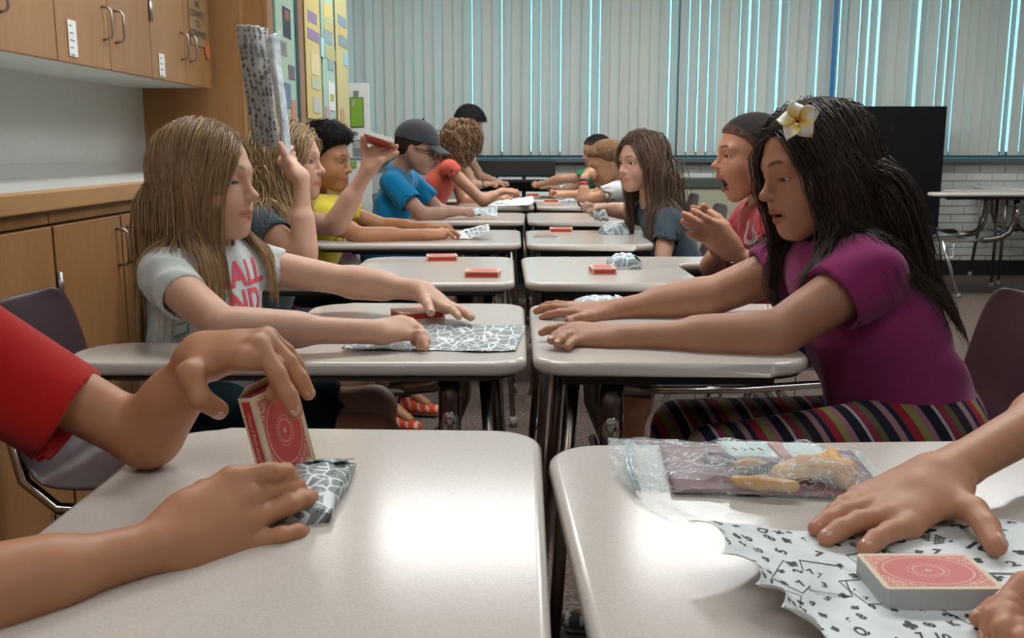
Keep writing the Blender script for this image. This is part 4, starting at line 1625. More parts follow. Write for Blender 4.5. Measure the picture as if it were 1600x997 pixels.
def flat_text(lines, size, gap, bold=.0):
    """several lines of lettering as one flat mesh centred on the origin"""
    bm = bmesh.new()
    for i, tx in enumerate(lines):
        cu = bpy.data.curves.new('t', 'FONT'); cu.body = tx; cu.size = size; cu.align_x = 'CENTER'; cu.align_y = 'CENTER'; cu.offset = bold
        o = bpy.data.objects.new('t', cu); me = bpy.data.meshes.new_from_object(o)
        me.transform(Matrix.Translation((0, ((len(lines) - 1) / 2 - i) * gap, 0)))
        bm.from_mesh(me); bpy.data.objects.remove(o); bpy.data.curves.remove(cu); bpy.data.meshes.remove(me)
    me = bpy.data.meshes.new('t'); bm.to_mesh(me); bm.free()
    return me


TD = lambda px, py, dz=0: Vector(T(px, py, ZT + dz))

# ---- near left desk: the box held upright, the patterned pack under it
# box frame: local y (long side) up-left, local x (wide face) away, local z (thickness) to the left
A_ = Vector(W(392, 622, .905))
hy = Vector((-.205, -.02, .978)).normalized()
wx = Vector((.47, .88, 0)); wx = (wx - hy * wx.dot(hy)).normalized()
tz = wx.cross(hy).normalized()          # right-hand side face normal
Rb = Matrix((wx, hy, tz)).transposed()
c0 = A_ - hy * .046 + wx * .0325 - tz * .018
card_box(c0, Rb, 'card box stood open on its end between the two hands at the near left', open_top=True, text='Wizard Back design by')
pk = TD(484, 782)
pouch((-.212, .905, ZT), math.radians(90), (.150, .068, .020), 'card pack in grey patterned wrapping lying behind the fingers on the near left desk', seed=3, lumpy=.25)

# ---- second left desk
b0 = TD(652, 498)
card_box((b0.x, b0.y + .01, ZT), math.radians(-62), 'red card box under the outstretched hand on the second left desk')
s1 = Sheet([[T(572, 500, ZT + .004), T(640, 508, ZT + .001), T(700, 507, ZT + .003), T(760, 508, ZT + .001), T(822, 509, ZT + .004)],
            [T(552, 525, ZT + .012), T(630, 528, ZT + .004), T(700, 528, ZT + .001), T(755, 528, ZT + .002), T(815, 526, ZT + .003)],
            [T(533, 545, ZT + .006), T(620, 547, ZT + .003), T(690, 548, ZT + .001), T(750, 549, ZT + .003), T(806, 548, ZT + .002)]], .0006, 4)
t = s1.obj('wrapping_sheet', M['wrap_grey'], None, 40, 26, (.34, .16), zmin=ZT + .0012)
tag(t, 'grey sheet of wrapping paper printed with white-edged cards, spread on the second left desk', 'wrapping paper')

# ---- third pair
p = TD(754, 434); card_box((p.x, p.y + .02, ZT), math.radians(87), 'red card box lying near the front corner of the third left desk')
p = TD(690, 408); card_box((p.x, p.y + .01, ZT), math.radians(97), 'red card box lying farther back on the third left desk')
p = TD(942, 428); card_box((p.x, p.y + .018, ZT), math.radians(3), 'red card box lying on the third right desk')
p = TD(976, 420); pouch((p.x, p.y + .02, ZT), math.radians(5), (.085, .085, .040), 'pale patterned pack standing behind the red box on the third right desk', 'wrap_pale', 5)
p = TD(935, 474); pouch((p.x, 2.05, ZT), math.radians(-4), (.115, .075, .022), 'pale patterned pack on the far edge of the second right desk, behind the hand', 'wrap_pale', 6)
# ---- fourth pair
p = TD(876, 361); card_box((p.x, p.y - .045, ZT), math.radians(88), 'red card box lying on the fourth right desk')
p = TD(851, 370); deck((p.x, p.y, ZT), math.radians(88), 'small pale deck of cards lying before the red box on the fourth right desk', .008)
p = TD(960, 366); pouch((p.x, p.y + .02, ZT), math.radians(8), (.10, .085, .042), 'pale patterned pack on the fourth right desk near the girl with the green earring', 'wrap_pale', 7)
s2 = Sheet([[T(700, 366, ZT + .010), W(730, 358, 3.72), W(763, 350, 3.70)], [T(704, 369, ZT + .006), W(735, 366, 3.62), W(765, 356, 3.60)], [T(712, 373, ZT + .004), W(738, 372, 3.55), W(764, 361, 3.52)]], .0012, 6)
t = s2.obj('wrapping_sheet', M['tissue'], None, 20, 12, (.16, .1))
tag(t, 'white printed sheet curling up from the hands of the boy in yellow', 'wrapping paper')
card_marks(s2, t, [(.45 + .1 * i, .25 + .25 * j, ('club', 'court', 'spade')[(i + j) % 3], .016, .3 * i) for i in range(5) for j in range(3)], .16, .1)
# ---- fifth pair
s3 = Sheet([[W(738, 325, 4.70), W(757, 325, 4.68), W(777, 322, 4.66)], [W(738, 330, 4.66), W(757, 331, 4.64), W(777, 331, 4.62)], [W(738, 336, 4.62), W(757, 335, 4.60), W(777, 339, 4.58)]], .001, 8)
t = s3.obj('wrapping_strip', M['wrap_pale'], None, 14, 8, (.12, .06))
tag(t, 'folded strip of patterned paper held by the boy in the cap', 'wrapping paper')
s4 = Sheet([[W(905, 318, 4.02), W(925, 322, 3.98), W(948, 330, 3.96)], [W(912, 328, 3.98), W(930, 334, 3.93), W(950, 340, 3.92)], [W(924, 338, 3.96), W(935, 345, 3.93), W(952, 345, 3.92)]], .004, 9)
t = s4.obj('wrapping_sheet', M['wrap_grey'], None, 18, 12, (.12, .09))
tag(t, 'crumpled grey patterned paper held over the fifth right desk', 'wrapping paper')
# ---- sixth pair
s5 = Sheet([[T(770, 312, ZT + .004), T(800, 311, ZT + .006), T(832, 306, ZT + .03)], [T(764, 317, ZT + .002), T(800, 317, ZT + .002), T(834, 313, ZT + .03)], [T(760, 322, ZT + .002), T(800, 322, ZT + .002), T(830, 320, ZT + .02)]], .001, 10)
t = s5.obj('paper_sheet', M['paper'], None, 14, 8, (.2, .2))
tag(t, 'white sheet with a curled edge under the hands of the girl in coral', 'paper')
p = TD(861, 316); card_box((p.x, p.y, ZT), math.radians(90), 'red card box lying on the sixth right desk')
p = TD(894, 317); pouch((p.x, p.y, ZT), math.radians(3), (.12, .08, .026), 'pale patterned pack beside the red box on the sixth right desk', 'wrap_pale', 11)
p = TD(832, 303); card_box((p.x, 6.82, ZT), math.radians(88), 'red card box lying on the farthest pair of desks')
s6 = Sheet([[W(836, 284, 6.62), W(858, 284, 6.6), W(884, 288, 6.6)], [W(834, 291, 6.5), W(858, 290, 6.5), W(886, 294, 6.5)]], .006, 12)
t = s6.obj('wrapping_sheet', M['wrap_grey'], None, 16, 8, (.2, .12))
tag(t, 'crumpled grey paper under the arm of the boy in green, farthest right desk', 'wrapping paper')

# ---- paper and cards held up by the blond girl
s7 = Sheet([[W(368, 40, 2.60), W(385, 39, 2.59), W(402, 41, 2.585), W(418, 45, 2.60)],
            [W(376, 100, 2.60), W(392, 100, 2.57), W(410, 102, 2.565), W(424, 104, 2.59)],
            [W(386, 165, 2.60), W(402, 168, 2.57), W(418, 170, 2.565), W(430, 172, 2.585)],
            [W(394, 218, 2.60), W(408, 228, 2.58), W(424, 232, 2.57), W(438, 230, 2.58)]], .0014, 13)
hp = empty('raised_sheet', W(405, 140, 2.6), 'printed paper sheet held up high by the blond girl in grey-blue', 'wrapping paper')
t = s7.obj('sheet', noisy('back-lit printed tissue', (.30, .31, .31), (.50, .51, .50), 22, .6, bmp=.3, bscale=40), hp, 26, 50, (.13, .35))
cells = []
rr = random.Random(5)
for j in range(22):
    for i in range(6):
        if rr.random() < .85: cells.append((.09 + i * .16 + rr.uniform(-.03, .03), .03 + j * .044 + rr.uniform(-.01, .01), rr.choice(['club', 'spade', 'court', 'diamond', 'club']), rr.uniform(.007, .017), rr.uniform(-.6, .6)))
s7.face = np.array([0, -1.0, 0])
card_marks(s7, t, cells, .12, .34, mt=flat((.10, .10, .105)), lift=.0016)
s8 = Sheet([[W(414, 62, 2.575), W(424, 55, 2.57), W(437, 50, 2.585)], [W(422, 110, 2.565), W(432, 112, 2.56), W(441, 110, 2.58)], [W(433, 170, 2.56), W(440, 172, 2.555), W(449, 172, 2.575)],
            [W(440, 225, 2.555), W(446, 230, 2.55), W(454, 226, 2.57)], [W(448, 256, 2.555), W(450, 254, 2.55), W(453, 246, 2.57)]], .0016, 14)
s8.obj('folded_edge', noisy('creased tissue', (.42, .50, .56), (.66, .72, .76), 30, .35, bmp=.8, bscale=45, bdist=.006), hp, 16, 60, (.05, .36))
dy_ = Vector((.93, .05, -.30)).normalized(); dn_ = Vector((-.22, -.42, -.85)); dn_ = (dn_ - dy_ * dn_.dot(dy_)).normalized()
deck(W(593, 217, 2.845), 0, 'small deck of cards pinched in the raised left hand of the blond girl', .012, rot=Matrix((dy_.cross(dn_), dy_, dn_)).transposed().to_euler())

# ---- near right desk: deck, printed paper, zip bag
c1, c2, c3, c4 = TD(1330, 865.5, .018), TD(1509, 866.5, .018), TD(1578, 920.5, .018), TD(1389, 922, .018)
cc = (c1 + c2 + c3 + c4) / 4
ex = ((c2 - c1) + (c3 - c4)).normalized()
deck((cc.x, cc.y, ZT + .0020), math.atan2(ex.y, ex.x) + math.pi / 2, 'full deck of cards, red scrollwork back, on the printed paper at near right', .0165)
Z0 = ZT + .0012
s9 = Sheet([[T(1076, 813, Z0 + .032), T(1160, 820, Z0 + .024), T(1240, 829, Z0 + .006), T(1330, 838, Z0), T(1430, 826, Z0), T(1583, 813, Z0), T(1700, 875, Z0)],
            [T(1122, 862, Z0 + .034), T(1205, 868, Z0 + .022), T(1285, 870, Z0 + .004), T(1370, 872, Z0), T(1470, 866, Z0), T(1630, 872, Z0), T(1760, 930, Z0)],
            [T(1172, 908, Z0 + .030), T(1240, 916, Z0 + .019), T(1320, 920, Z0 + .003), T(1410, 925, Z0), T(1520, 930, Z0), T(1680, 930, Z0), T(1820, 985, Z0)],
            [T(1206, 938, Z0 + .027), T(1268, 958, Z0 + .014), T(1360, 968, Z0 + .002), T(1460, 975, Z0), T(1580, 985, Z0), T(1730, 990, Z0), T(1880, 1040, Z0)],
            [T(1250, 985, Z0 + .020), T(1320, 1015, Z0 + .010), T(1410, 1035, Z0 + .001), T(1520, 1040, Z0), T(1640, 1045, Z0), T(1800, 1060, Z0), T(1950, 1110, Z0)]], .0006, 15)
s9.zig = .013
t = s9.obj('wrapping_sheet', M['tissue'], None, 70, 44, (.42, .30), zmin=Z0)
tag(t, 'large white sheet printed with black playing-card symbols, curling off the near right desk', 'wrapping paper')
rr = random.Random(9)
cells = []
tok = ['7', 'Q', '8', '10', '3', 'K', '9', '5', 'club', 'spade', 'club', 'court', 'club', '2', '6', 'spade']
k = 0
for i in range(17):
    for j in range(11):
        u, v = .03 + i * .058 + rr.uniform(-.015, .015), .04 + j * .09 + rr.uniform(-.02, .02)
        if rr.random() < .86:
            tk = tok[(i * 5 + j * 3 + rr.randint(0, 3)) % len(tok)]
            cells.append((u, v, tk, rr.uniform(.010, .017) if tk not in ('court',) else .022, rr.uniform(-.7, .7) + 1.5 * (rr.random() < .3)))
for i in range(9):
    cells.append((.08 + i * .105, rr.uniform(.15, .85), 'frame', rr.uniform(.045, .06), rr.uniform(-.8, .8)))
card_marks(s9, t, cells, .44, .31, zmin=Z0, lift=.0005)

# zip bag
ZB = ZT + .001
m = mat('clear polythene', (.9, .95, .97), .10)
nt, b = nodes(m)
tp = nt.nodes.new('ShaderNodeBsdfTransparent'); tp.inputs[0].default_value = (.94, .96, .97, 1)
b.inputs['Base Color'].default_value = (.75, .80, .82, 1)
mxs = nt.nodes.new('ShaderNodeMixShader')
v = coord(nt)
n1 = tex_noise(nt, 24, 3, .55, vec=v, dist=2.2)
fr = nt.nodes.new('ShaderNodeFresnel'); fr.inputs['IOR'].default_value = 1.5
wr_ = ramp(nt, n1.outputs['Fac'], [(.0, (.02,) * 3), (.525, (.02,) * 3), (.55, (.5,) * 3), (.575, (.02,) * 3), (1., (.02,) * 3)])
ad = nt.nodes.new('ShaderNodeMath'); ad.operation = 'ADD'; ad.use_clamp = True
fm = nt.nodes.new('ShaderNodeMath'); fm.operation = 'MULTIPLY'; fm.inputs[1].default_value = .22; nt.links.new(fr.outputs[0], fm.inputs[0])
nt.links.new(wr_, ad.inputs[0]); nt.links.new(fm.outputs[0], ad.inputs[1])
nt.links.new(ad.outputs[0], mxs.inputs[0]); nt.links.new(tp.outputs[0], mxs.inputs[1]); nt.links.new(b.outputs[0], mxs.inputs[2])
nt.links.new(mxs.outputs[0], nt.nodes['Material Output'].inputs['Surface'])
bump(nt, b, n1.outputs['Fac'], .7, .006)
nt.links.new(b.inputs['Normal'].links[0].from_socket, fr.inputs['Normal'])
M['poly'] = m
bg_e = empty('zip_bag', TD(1160, 735), 'clear zip bag of orange shapes and a maroon card on the near right desk', 'bag')
sb = Sheet([[T(950, 684, ZB + .010), T(1050, 688, ZB + .022), T(1160, 688, ZB + .030), T(1260, 692, ZB + .034), T(1345, 704, ZB + .012)],
            [T(950, 705, ZB + .010), T(1050, 712, ZB + .026), T(1160, 716, ZB + .036), T(1270, 722, ZB + .038), T(1370, 730, ZB + .012)],
            [T(955, 740, ZB + .006), T(1050, 748, ZB + .022), T(1160, 752, ZB + .032), T(1280, 758, ZB + .034), T(1400, 762, ZB + .010)],
            [T(985, 765, ZB + .002), T(1060, 773, ZB + .004), T(1160, 776, ZB + .005), T(1280, 784, ZB + .006), T(1412, 786, ZB + .002)]], .0018, 16)
sb.obj('film', M['poly'], bg_e, 60, 30, (.3, .1), zmin=ZB, th=0)
sb2 = Sheet([[T(950, 684 + 26 * 0, ZB + .0), T(1345, 704, ZB)], [T(985, 765, ZB), T(1412, 786, ZB)]], .0001, 17)
sb2.obj('film', M['poly'], bg_e, 20, 10, (.3, .1), zmin=ZB - .0005, th=0)
# zip strip
zs = MB().tube([W_ for W_ in (tuple(T(981, 690, ZB + .014)), tuple(T(979, 725, ZB + .014)), tuple(T(992, 764, ZB + .004)))], .0022, 8)
zs.tube([tuple(T(988, 690, ZB + .0145)), tuple(T(986, 725, ZB + .0145)), tuple(T(999, 765, ZB + .004))], .0016, 8).obj('zip', mat('zip strip', (.55, .68, .70), .2), bg_e)
# contents
cd = Sheet([[T(1030, 694, ZB + .003), T(1330, 706, ZB + .003)], [T(1050, 768, ZB + .003), T(1392, 780, ZB + .003)]], .0002, 18)
cd.obj('maroon_card', noisy('maroon card', (.16, .05, .065), (.19, .065, .08), 40, .5), bg_e, 12, 8, (.2, .1), th=.0015)
lb_ = Sheet([[T(1118, 690, ZB + .020), T(1200, 691, ZB + .023), T(1278, 694, ZB + .021)], [T(1142, 714, ZB + .016), T(1222, 716, ZB + .018), T(1300, 718, ZB + .017)]], .0003, 19)
lbl = lb_.obj('paper_label', flat((.55, .68, .66)), bg_e, 10, 6, (.1, .05))
l2 = Sheet([[T(1198, 691, ZB + .0240), T(1218, 691, ZB + .0240)], [T(1222, 716, ZB + .0195), T(1240, 716, ZB + .0195)]], .0002, 20)
l2.obj('red_strip', flat((.50, .22, .22)), lbl, 4, 4, (.1, .05))
for q in range(4):
    a = T(1145 + q * 13, 700, ZB + .0235); c = T(1152 + q * 13, 703, ZB + .0235)
    MB().tube([tuple(a), tuple(c)], .0008, 5).obj('print', M['ink_grey'], lbl)


def foam(name, blobs, c):
    mb = []
    for (px, py, dz, r) in blobs: mb.append((T(px, py, ZB + dz), r))
    ops = []
    for (a, ra), (b_, rb) in zip(mb[:-1], mb[1:]): ops.append(cap(a, b_, ra, rb, .006))
    V, Q = surface(ops, .0022)
    return from_arrays(name, V, Q, c, bg_e)


bag_jobs = lambda: [
    foam('orange_shape', [(1220, 740, .016, .010), (1255, 732, .020, .013), (1290, 728, .020, .012), (1318, 738, .018, .012), (1322, 752, .012, .009)], FO),
    foam('orange_shape', [(1300, 728, .022, .009), (1302, 716, .024, .0065), (1298, 706, .026, .0055)], FO),
    foam('orange_shape', [(1150, 752, .012, .006), (1190, 756, .012, .0075), (1240, 760, .012, .006)], FO),
    foam('orange_shape', [(1148, 727, .012, .0045), (1170, 725, .013, .0055), (1190, 727, .012, .0045)], FO)]
FO = noisy('orange foam', (.62, .30, .07), (.74, .46, .20), 60, .7)
coil = []
for i in range(90):
    a = i * .75
    base = np.array(T(1165 + i * .60, 742 - i * .17, ZB + .018))
    coil.append(tuple(base + np.array([0, .005 * math.cos(a), .005 * math.sin(a)])))
MB().tube(coil, .0011, 5).obj('coil', M['black'], bg_e)
c2_ = []
for i in range(50):
    a = i * .28
    base = np.array(T(1122, 718, ZB + .018 + i * .00006))
    c2_.append(tuple(base + np.array([.018 * math.cos(a) * (1 - i * .008), .024 * math.sin(a) * (1 - i * .008), 0])))
MB().tube(c2_, .0012, 5).obj('coil', M['black'], bg_e)
# under the desks on the right: blue folder on the rack of the third right desk
f0 = T(1105, 604, .47)
tag(MB().box((f0[0] - .11, 2.58, .3885), (f0[0] + .10, 2.80, .403), bev=.002).obj('folder', flat((.01, .06, .28))), 'blue folder lying on the seat rail under the third right desk', 'folder')
# ================================================================ PEOPLE
def join(parts):
    V = np.concatenate([p[0] for p in parts]); off = 0; Q = []
    for p in parts:
        Q.append(p[1] + off); off += len(p[0])
    return V, np.concatenate(Q)


LOG = []


def torso_ops(s, grow_=0.0):
    """trunk of a seated child from its landmarks"""
    b = s.get('bs', 1.0); fl = s.get('flatn', .74)
    N, C, P = s['N'], s['C'], s['P']
    f = nrm(s['Fd']); a, c = s['shA'], s['shB']
    g = grow_
    mid = (a + c) / 2
    across = nrm(c - a)
    hw = .070 * b
    o = []
    for q in (-1, 1):
        o.append(cap(P + across * hw * .75 * q, C + across * hw * .75 * q, .078 * b + g, .066 * b + g, .05, flat=f, fs=fl))
    ch = mid * .72 + C * .28
    o += [cap(C, ch, .088 * b + g, .072 * b + g, .04, flat=f, fs=fl),
          cap(P + f * .018 * b, C + f * .01 * b, .082 * b * s.get('belly', 1.0) + g, .07 * b + g, .05),
          cap(a + (mid - a) * .12, c + (mid - c) * .12, .040 * b + g, .040 * b + g, .045),
          cap(a * .6 + mid * .4, N - f * .01, .030 * b + g, .036 * b + g, .035), cap(c * .6 + mid * .4, N - f * .01, .030 * b + g, .036 * b + g, .035)]
    return o


def person(s):
    t = empty('person', tuple(np.round([s['P'][0], s['P'][1], 0], 4)), s['label'], 'person')
    b = s.get('bs', 1.0); hs = s.get('hs', 1.0)
    H = Head(s['head'], s['F'], s.get('up', (0, 0, 1)), hs)
    hv, av = s.get('hv', .0025), s.get('av', .003)
    mouth, smile, eo = s.get('mouth', 0), s.get('smile', 0), s.get('eyeopen', 1.0)
    skin = s['skin']
    neck = [cap(H.w((-.022, 0, -.045)), s['N'], .041 * hs, .043 * hs * s.get('nk', 1), .022)]
    neck += [cap(s['N'], s['N'] + (s['C'] - s['N']) * .3, .043 * hs, .05 * hs, .03)]
    parts, cols = [], []
    hops = head_ops(H, mouth, eo, chub=s.get('chub', 1.0), smile=smile) + neck
    if not s.get('nohead'):
        V, Q = surface(hops, hv)
        parts.append((V, Q))
        cols.append(head_color(H, V, skin, s['hair'], s.get('brow', s['hair']), s.get('hstyle', 'long'), mouth, s.get('lips'), s.get('blush', .12), smile, eo))
    nails = []
    allarm = []
    for A in s['arms']:
        sh, el, wr = A['sh'], A['el'], A['wr']
        kn = A['kn']
        D = A.get('D', (0, 0, 1))
        hsc = A.get('hs', s.get('hsc', 1.0))
        LOG.append((s['key'], 'ua %.3f fa %.3f palm %.3f fingers %s' % (np.linalg.norm(el - sh), np.linalg.norm(wr - el), np.linalg.norm(kn - wr), ' '.join('%.3f' % np.linalg.norm(A3(x) - kn) for x in A['tips'] if x is not None))))
        ao = arm_ops(sh, el, wr, b if b < 1.2 else 1.1, s.get('fat', 1.0), D)
        ho = hand_ops(wr, kn, D, A['S'], A['tips'], A.get('thumb'), hsc, A.get('w', .060), nails if s.get('nails') else None)
        full = ao + ho
        V, Q = surface(full, A.get('v', av))
        parts.append((V, Q))
        c = np.tile(A3(skin), (len(V), 1))
        # pinker fingertips and knuckles
        for x in list(A['tips']) + [A.get('thumb')]:
            if x is None: continue
            g = np.exp(-((V - A3(x)) ** 2).sum(1) / (2 * .013 ** 2)) * .35
            c = c * (1 - g[:, None]) + A3((min(1, skin[0] * 1.08), skin[1] * .82, skin[2] * .82)) * g[:, None]
        cols.append(c)
        allarm.append(ao)
    nail_list = nails
    # trunk under the clothes, and bare legs
    V, Q = surface(torso_ops(s, -.012) + neck[1:], .014)
    parts.append((V, Q)); cols.append(np.tile(A3(skin), (len(V), 1)))
    legs = s.get('legs')
    if legs:
        lo = []
        for (hip, knee, ank, toe) in legs:
            lo.append([cap(hip, knee, .060 * b, .043, .02), cap(knee, ank, .042, .026, .02), cap(knee + (ank - knee) * .15, knee + (ank - knee) * .45, .043, .038, .02), cap(ank, toe, .024, .020, .02)])
        for q in lo:
            V, Q = surface(q, .009)
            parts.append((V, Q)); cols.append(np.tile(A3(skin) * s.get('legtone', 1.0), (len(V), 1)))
    V, Q = join(parts)
    body = from_arrays('body', V, Q, M['skin'], t, True, np.concatenate(cols))
    for (c, e, nn, r) in nail_list:
        sd = np.cross(e, nn)
        bm = bmesh.new(); bmesh.ops.create_uvsphere(bm, u_segments=14, v_segments=8, radius=1.0)
        for f in bm.faces: f.smooth = True
        me = bpy.data.meshes.new('fingernail'); bm.to_mesh(me); bm.free()
        m4 = Matrix((e * r * .95, sd * r * .74, nn * r * .30)).transposed().to_4x4(); m4.translation = Vector(c + nn * r * .80)
        me.transform(m4)
        link('fingernail', me, M['nail'], body)
    # eyes
    if not s.get('nohead'):
        em = None
        for q in (-1, 1):
            if em is None:
                em = bpy.data.meshes.new('eye'); bm = bmesh.new()
                bmesh.ops.create_uvsphere(bm, u_segments=24, v_segments=16, radius=1.0)
                for f in bm.faces: f.smooth = True
                bm.to_mesh(em); bm.free(); em.materials.append(EYES[s.get('iris', 'brown')])
            o = link('eye', em, None, t)
            rr = H.R @ np.array(frameR(A3((1, q * .05 + s.get('gy', 0), s.get('gz', -.15)))))
            o.matrix_parent_inverse = wmat(t).inverted()
            o.matrix_basis = Matrix.LocRotScale(Vector(H.w((.0605, q * .0315, 0))), Matrix(rr.tolist()).to_quaternion(), Vector((.0129 * hs,) * 3))
        if mouth > .15 or s.get('teeth'):
            mb = MB()
            for k in range(-3, 4):
                if k == 0: pass
                y = k * .0052
                p = H.w((.0775 - abs(k) ** 1.6 * .0009, y, -.0570))
                mb.sphere(p, (.0026 * hs, .0024 * hs, .0040 * hs), 8, 6)
            mb.obj('teeth', M['tooth'], t)
    # shirt
    ga = .008
    so = torso_ops(s, ga)
    for A in s['arms']:
        fr = A.get('sleeve', .55)
        sh, el = A['sh'], A['el']
        end = sh + (el - sh) * fr
        r0, r1 = A.get('sr', (.048, .050))
        dirn = nrm(el - sh)
        dz = A3((0, 0, -A.get('droop', .006)))
        so.append(cap(sh, end + dirn * .03 + dz, r0 * b, r1 * b, .025, clip=(end, dirn)))
        if s.get('puff'):
            so.append(ell(sh + (end - sh) * .45, (.060, .051, .051), .03, frameR(dirn)))
    if 'folds' in s:
        so.append(fold_fn(*s['folds']))
    for A in s['arms']:
        fr = A.get('sleeve', .55); sh, el = A['sh'], A['el']
        end = sh + (el - sh) * fr; dirn = nrm(el - sh); r1 = A.get('sr', (.048, .050))[1]
        dz = A3((0, 0, -A.get('droop', .006)))
        so.append(cap(end - dirn * .030 + dz * .8, end + dirn * .03 + dz, r1 * b * .82, r1 * b * .96, .004, op='s'))
        if s.get('puff'):
            so.append(lambda p, d, e=end, dd=dirn: np.where(((p - e) @ dd > 0) & (np.abs((p - e) @ dd) < .06) & (np.linalg.norm(p - e, axis=1) < .10), np.maximum(d, (p - e) @ dd), d))
    nv = nrm(H.w((-.02, 0, -.05)) - s['N'])
    nr = s.get('neckr', .054) * hs
    so.append(cap(s['N'] + nv * .030 + nrm(s['Fd']) * .004, s['N'] + nv * .13, nr, nr * 1.25, .006, op='s'))
    V, Q = surface(so, s.get('sv', .005))
    cc = np.tile(A3(s['shirt']), (len(V), 1))
    if 'shirtcol' in s: cc = s['shirtcol'](V, cc)
    shirt = from_arrays('shirt', V, Q, M['cloth'], t, True, cc)
    # legwear and shoes
    if legs:
        pw = []
        frl = s.get('leglen', 1.0)         # <1 shorts, >1 long trousers
        pg = .010
        for (hip, knee, ank, toe) in legs:
            e = hip + (knee - hip) * min(frl, 1)
            pw.append(cap(hip, e, .060 * b + pg, (.060 * b * (1 - min(frl, 1)) + .046 * min(frl, 1)) + pg, .03, clip=(e, nrm(knee - hip)) if frl < 1 else None))
            if frl > 1: pw += [cap(knee, ank, .047 + pg * .4, .034 + pg * .5, .02)]
        pw.append(cap(legs[0][0], legs[1][0], .085 * b, .085 * b, .05))
        pw.append(cap(s['P'] + A3((0, 0, .02)), s['P'] - A3((0, 0, .02)), .09 * b, .09 * b, .05))
        V, Q = surface(pw, .011)
        cc = np.tile(A3(s.get('pants', (.03, .04, .06))), (len(V), 1))
        if 'pantscol' in s: cc = s['pantscol'](V, cc)
        from_arrays('trousers' if frl > 1 else 'shorts', V, Q, M[s.get('pantsmat', 'denim')], t, True, cc)
        for (hip, knee, ank, toe) in legs:
            d = nrm(toe - ank) * A3((1, 1, 0)); d = nrm(d)
            base = A3((ank[0], ank[1], .0))
            sc_ = s.get('shoe', (.05, .05, .06)); s2 = s.get('shoe2', (.5, .5, .5))
            V, Q = surface([cap(base + A3((0, 0, .032)) - d * .02, base + d * .115 + A3((0, 0, .026)), .030, .026, .02, flat=(0, 0, 1), fs=.9),
                            cap(base + A3((0, 0, .04)) - d * .01, base + A3((0, 0, .075)), .031, .033, .02),
                            cap(base + d * .03 + A3((0, 0, .045)), base + d * .07 + A3((0, 0, .035)), .026, .024, .02),
                            lambda p, dd: np.maximum(dd, .004 - p[:, 2])], .0065)
            sh_c = np.tile(A3(sc_), (len(V), 1))
            st = (np.sin(((V - base) @ d) * 190 + V[:, 2] * 60) > .75) & (V[:, 2] > .03)
            sh_c[st] = A3(s2)
            so_ = V[:, 2] < .018
            sh_c[so_] = A3(s.get('sole', (.4, .4, .4)))
            from_arrays('shoe', V, Q, M['cloth'], t, True, sh_c)
    return dict(t=t, H=H, shirt=shirt, body=body, hops=hops, sops=[o for o in so if callable(o) or o['op'] == 'u'], arms=allarm)


def noclb(ops): return [o for o in ops if not callable(o)]


def cap_hair(R, s, thick, style, name='hair', col=None, bumps=.0015, fq=300, top=0.0, lift=None, fade=0.0):
    """short hair as a close shell with a tousled surface"""
    H = R['H']; sc = H.s

    def shell(p, d):
        L = H.loc(p)
        c = (L - A3((-.012, 0, .030)))
        r = A3((.090, .0725, .079)) + .0025
        r2 = A3((.062, .062, .060)) + .002
        u = c / r; k0 = np.sqrt((u * u).sum(1)); u2 = u / r; k1 = np.sqrt((u2 * u2).sum(1))
        d1 = k0 * (k0 - 1) / np.maximum(k1, 1e-6)
        c2 = L - A3((-.030, 0, -.005)); u = c2 / r2; k0 = np.sqrt((u * u).sum(1)); u2 = u / r2; k1 = np.sqrt((u2 * u2).sum(1))
        d2 = k0 * (k0 - 1) / np.maximum(k1, 1e-6)
        h = np.maximum(.03 - np.abs(d1 - d2), 0) / .03
        base = np.minimum(d1, d2) - h * h * .03 * .25
        hl = hairline(L, style)
        ear = segd(L, (-.006, .074, -.012), (-.010, .072, -.03)); ear = np.minimum(ear, segd(L, (-.006, -.074, -.012), (-.010, -.072, -.03)))
        th = thick * np.clip(hl / .018, 0, 1) ** .6
        if lift is not None: th = th + lift(L)
        n = np.sin(L[:, 1] * fq + np.sin(L[:, 0] * fq * .7) * 1.5) * np.sin(L[:, 0] * fq * .6 + L[:, 2] * fq * .8)
        dd = base - th - bumps * n * np.clip(th / .006, 0, 1)
        dd = np.maximum(dd, -hl * .6)
        dd = np.maximum(dd, (.017 - ear))
        return dd * sc
    rr = (.12 + (thick + .03)) * sc
    V, Q = surface([cap(H.o, H.o + A3((0, 0, 1e-3)), rr, rr, .001), shell], s.get('hairv', .003))
    c = col or s['hair']
    cc = np.tile(A3(c), (len(V), 1)) * (1 + .25 * np.sin(H.loc(V)[:, 1:2] * 400) * np.sin(H.loc(V)[:, 0:1] * 130))
    if fade:
        g = np.clip(1 - hairline(H.loc(V), style) / fade, 0, 1)[:, None] * .40
        cc = cc * (1 - g) + A3(s['skin']) * g
    return from_arrays(name, V, Q, M['hair_matte'], R['t'], True, cc)


def short_hair(R, s, style, n, length, out=.5, fwd=(.4, 0, .3), r0=.0011, thick=.008, name='hair_strands', var=.3):
    H = R['H']
    L, nn = scalp_points(H, n, style, thick)
    k = np.clip(hairline(L, style) / .02, .25, 1)
    P = grow(H, L, nn, lambda L: np.tile(nrm(fwd), (len(L), 1)) + RNG.normal(size=(len(L), 3)) * .15, 4, length / 4, [ell(H.w((-.012, 0, .03)), A3((.09, .0725, .079)) * H.s, .01, H.R)],
             thick * H.s * .8, grav=.10, wob=.12, out=out, length=RNG.uniform(.6, 1.1, len(L)) * k, pull_in=.1)
    strand_mesh(P, r0, hair_cols(len(P), s['hair'], var), name, R['t'])


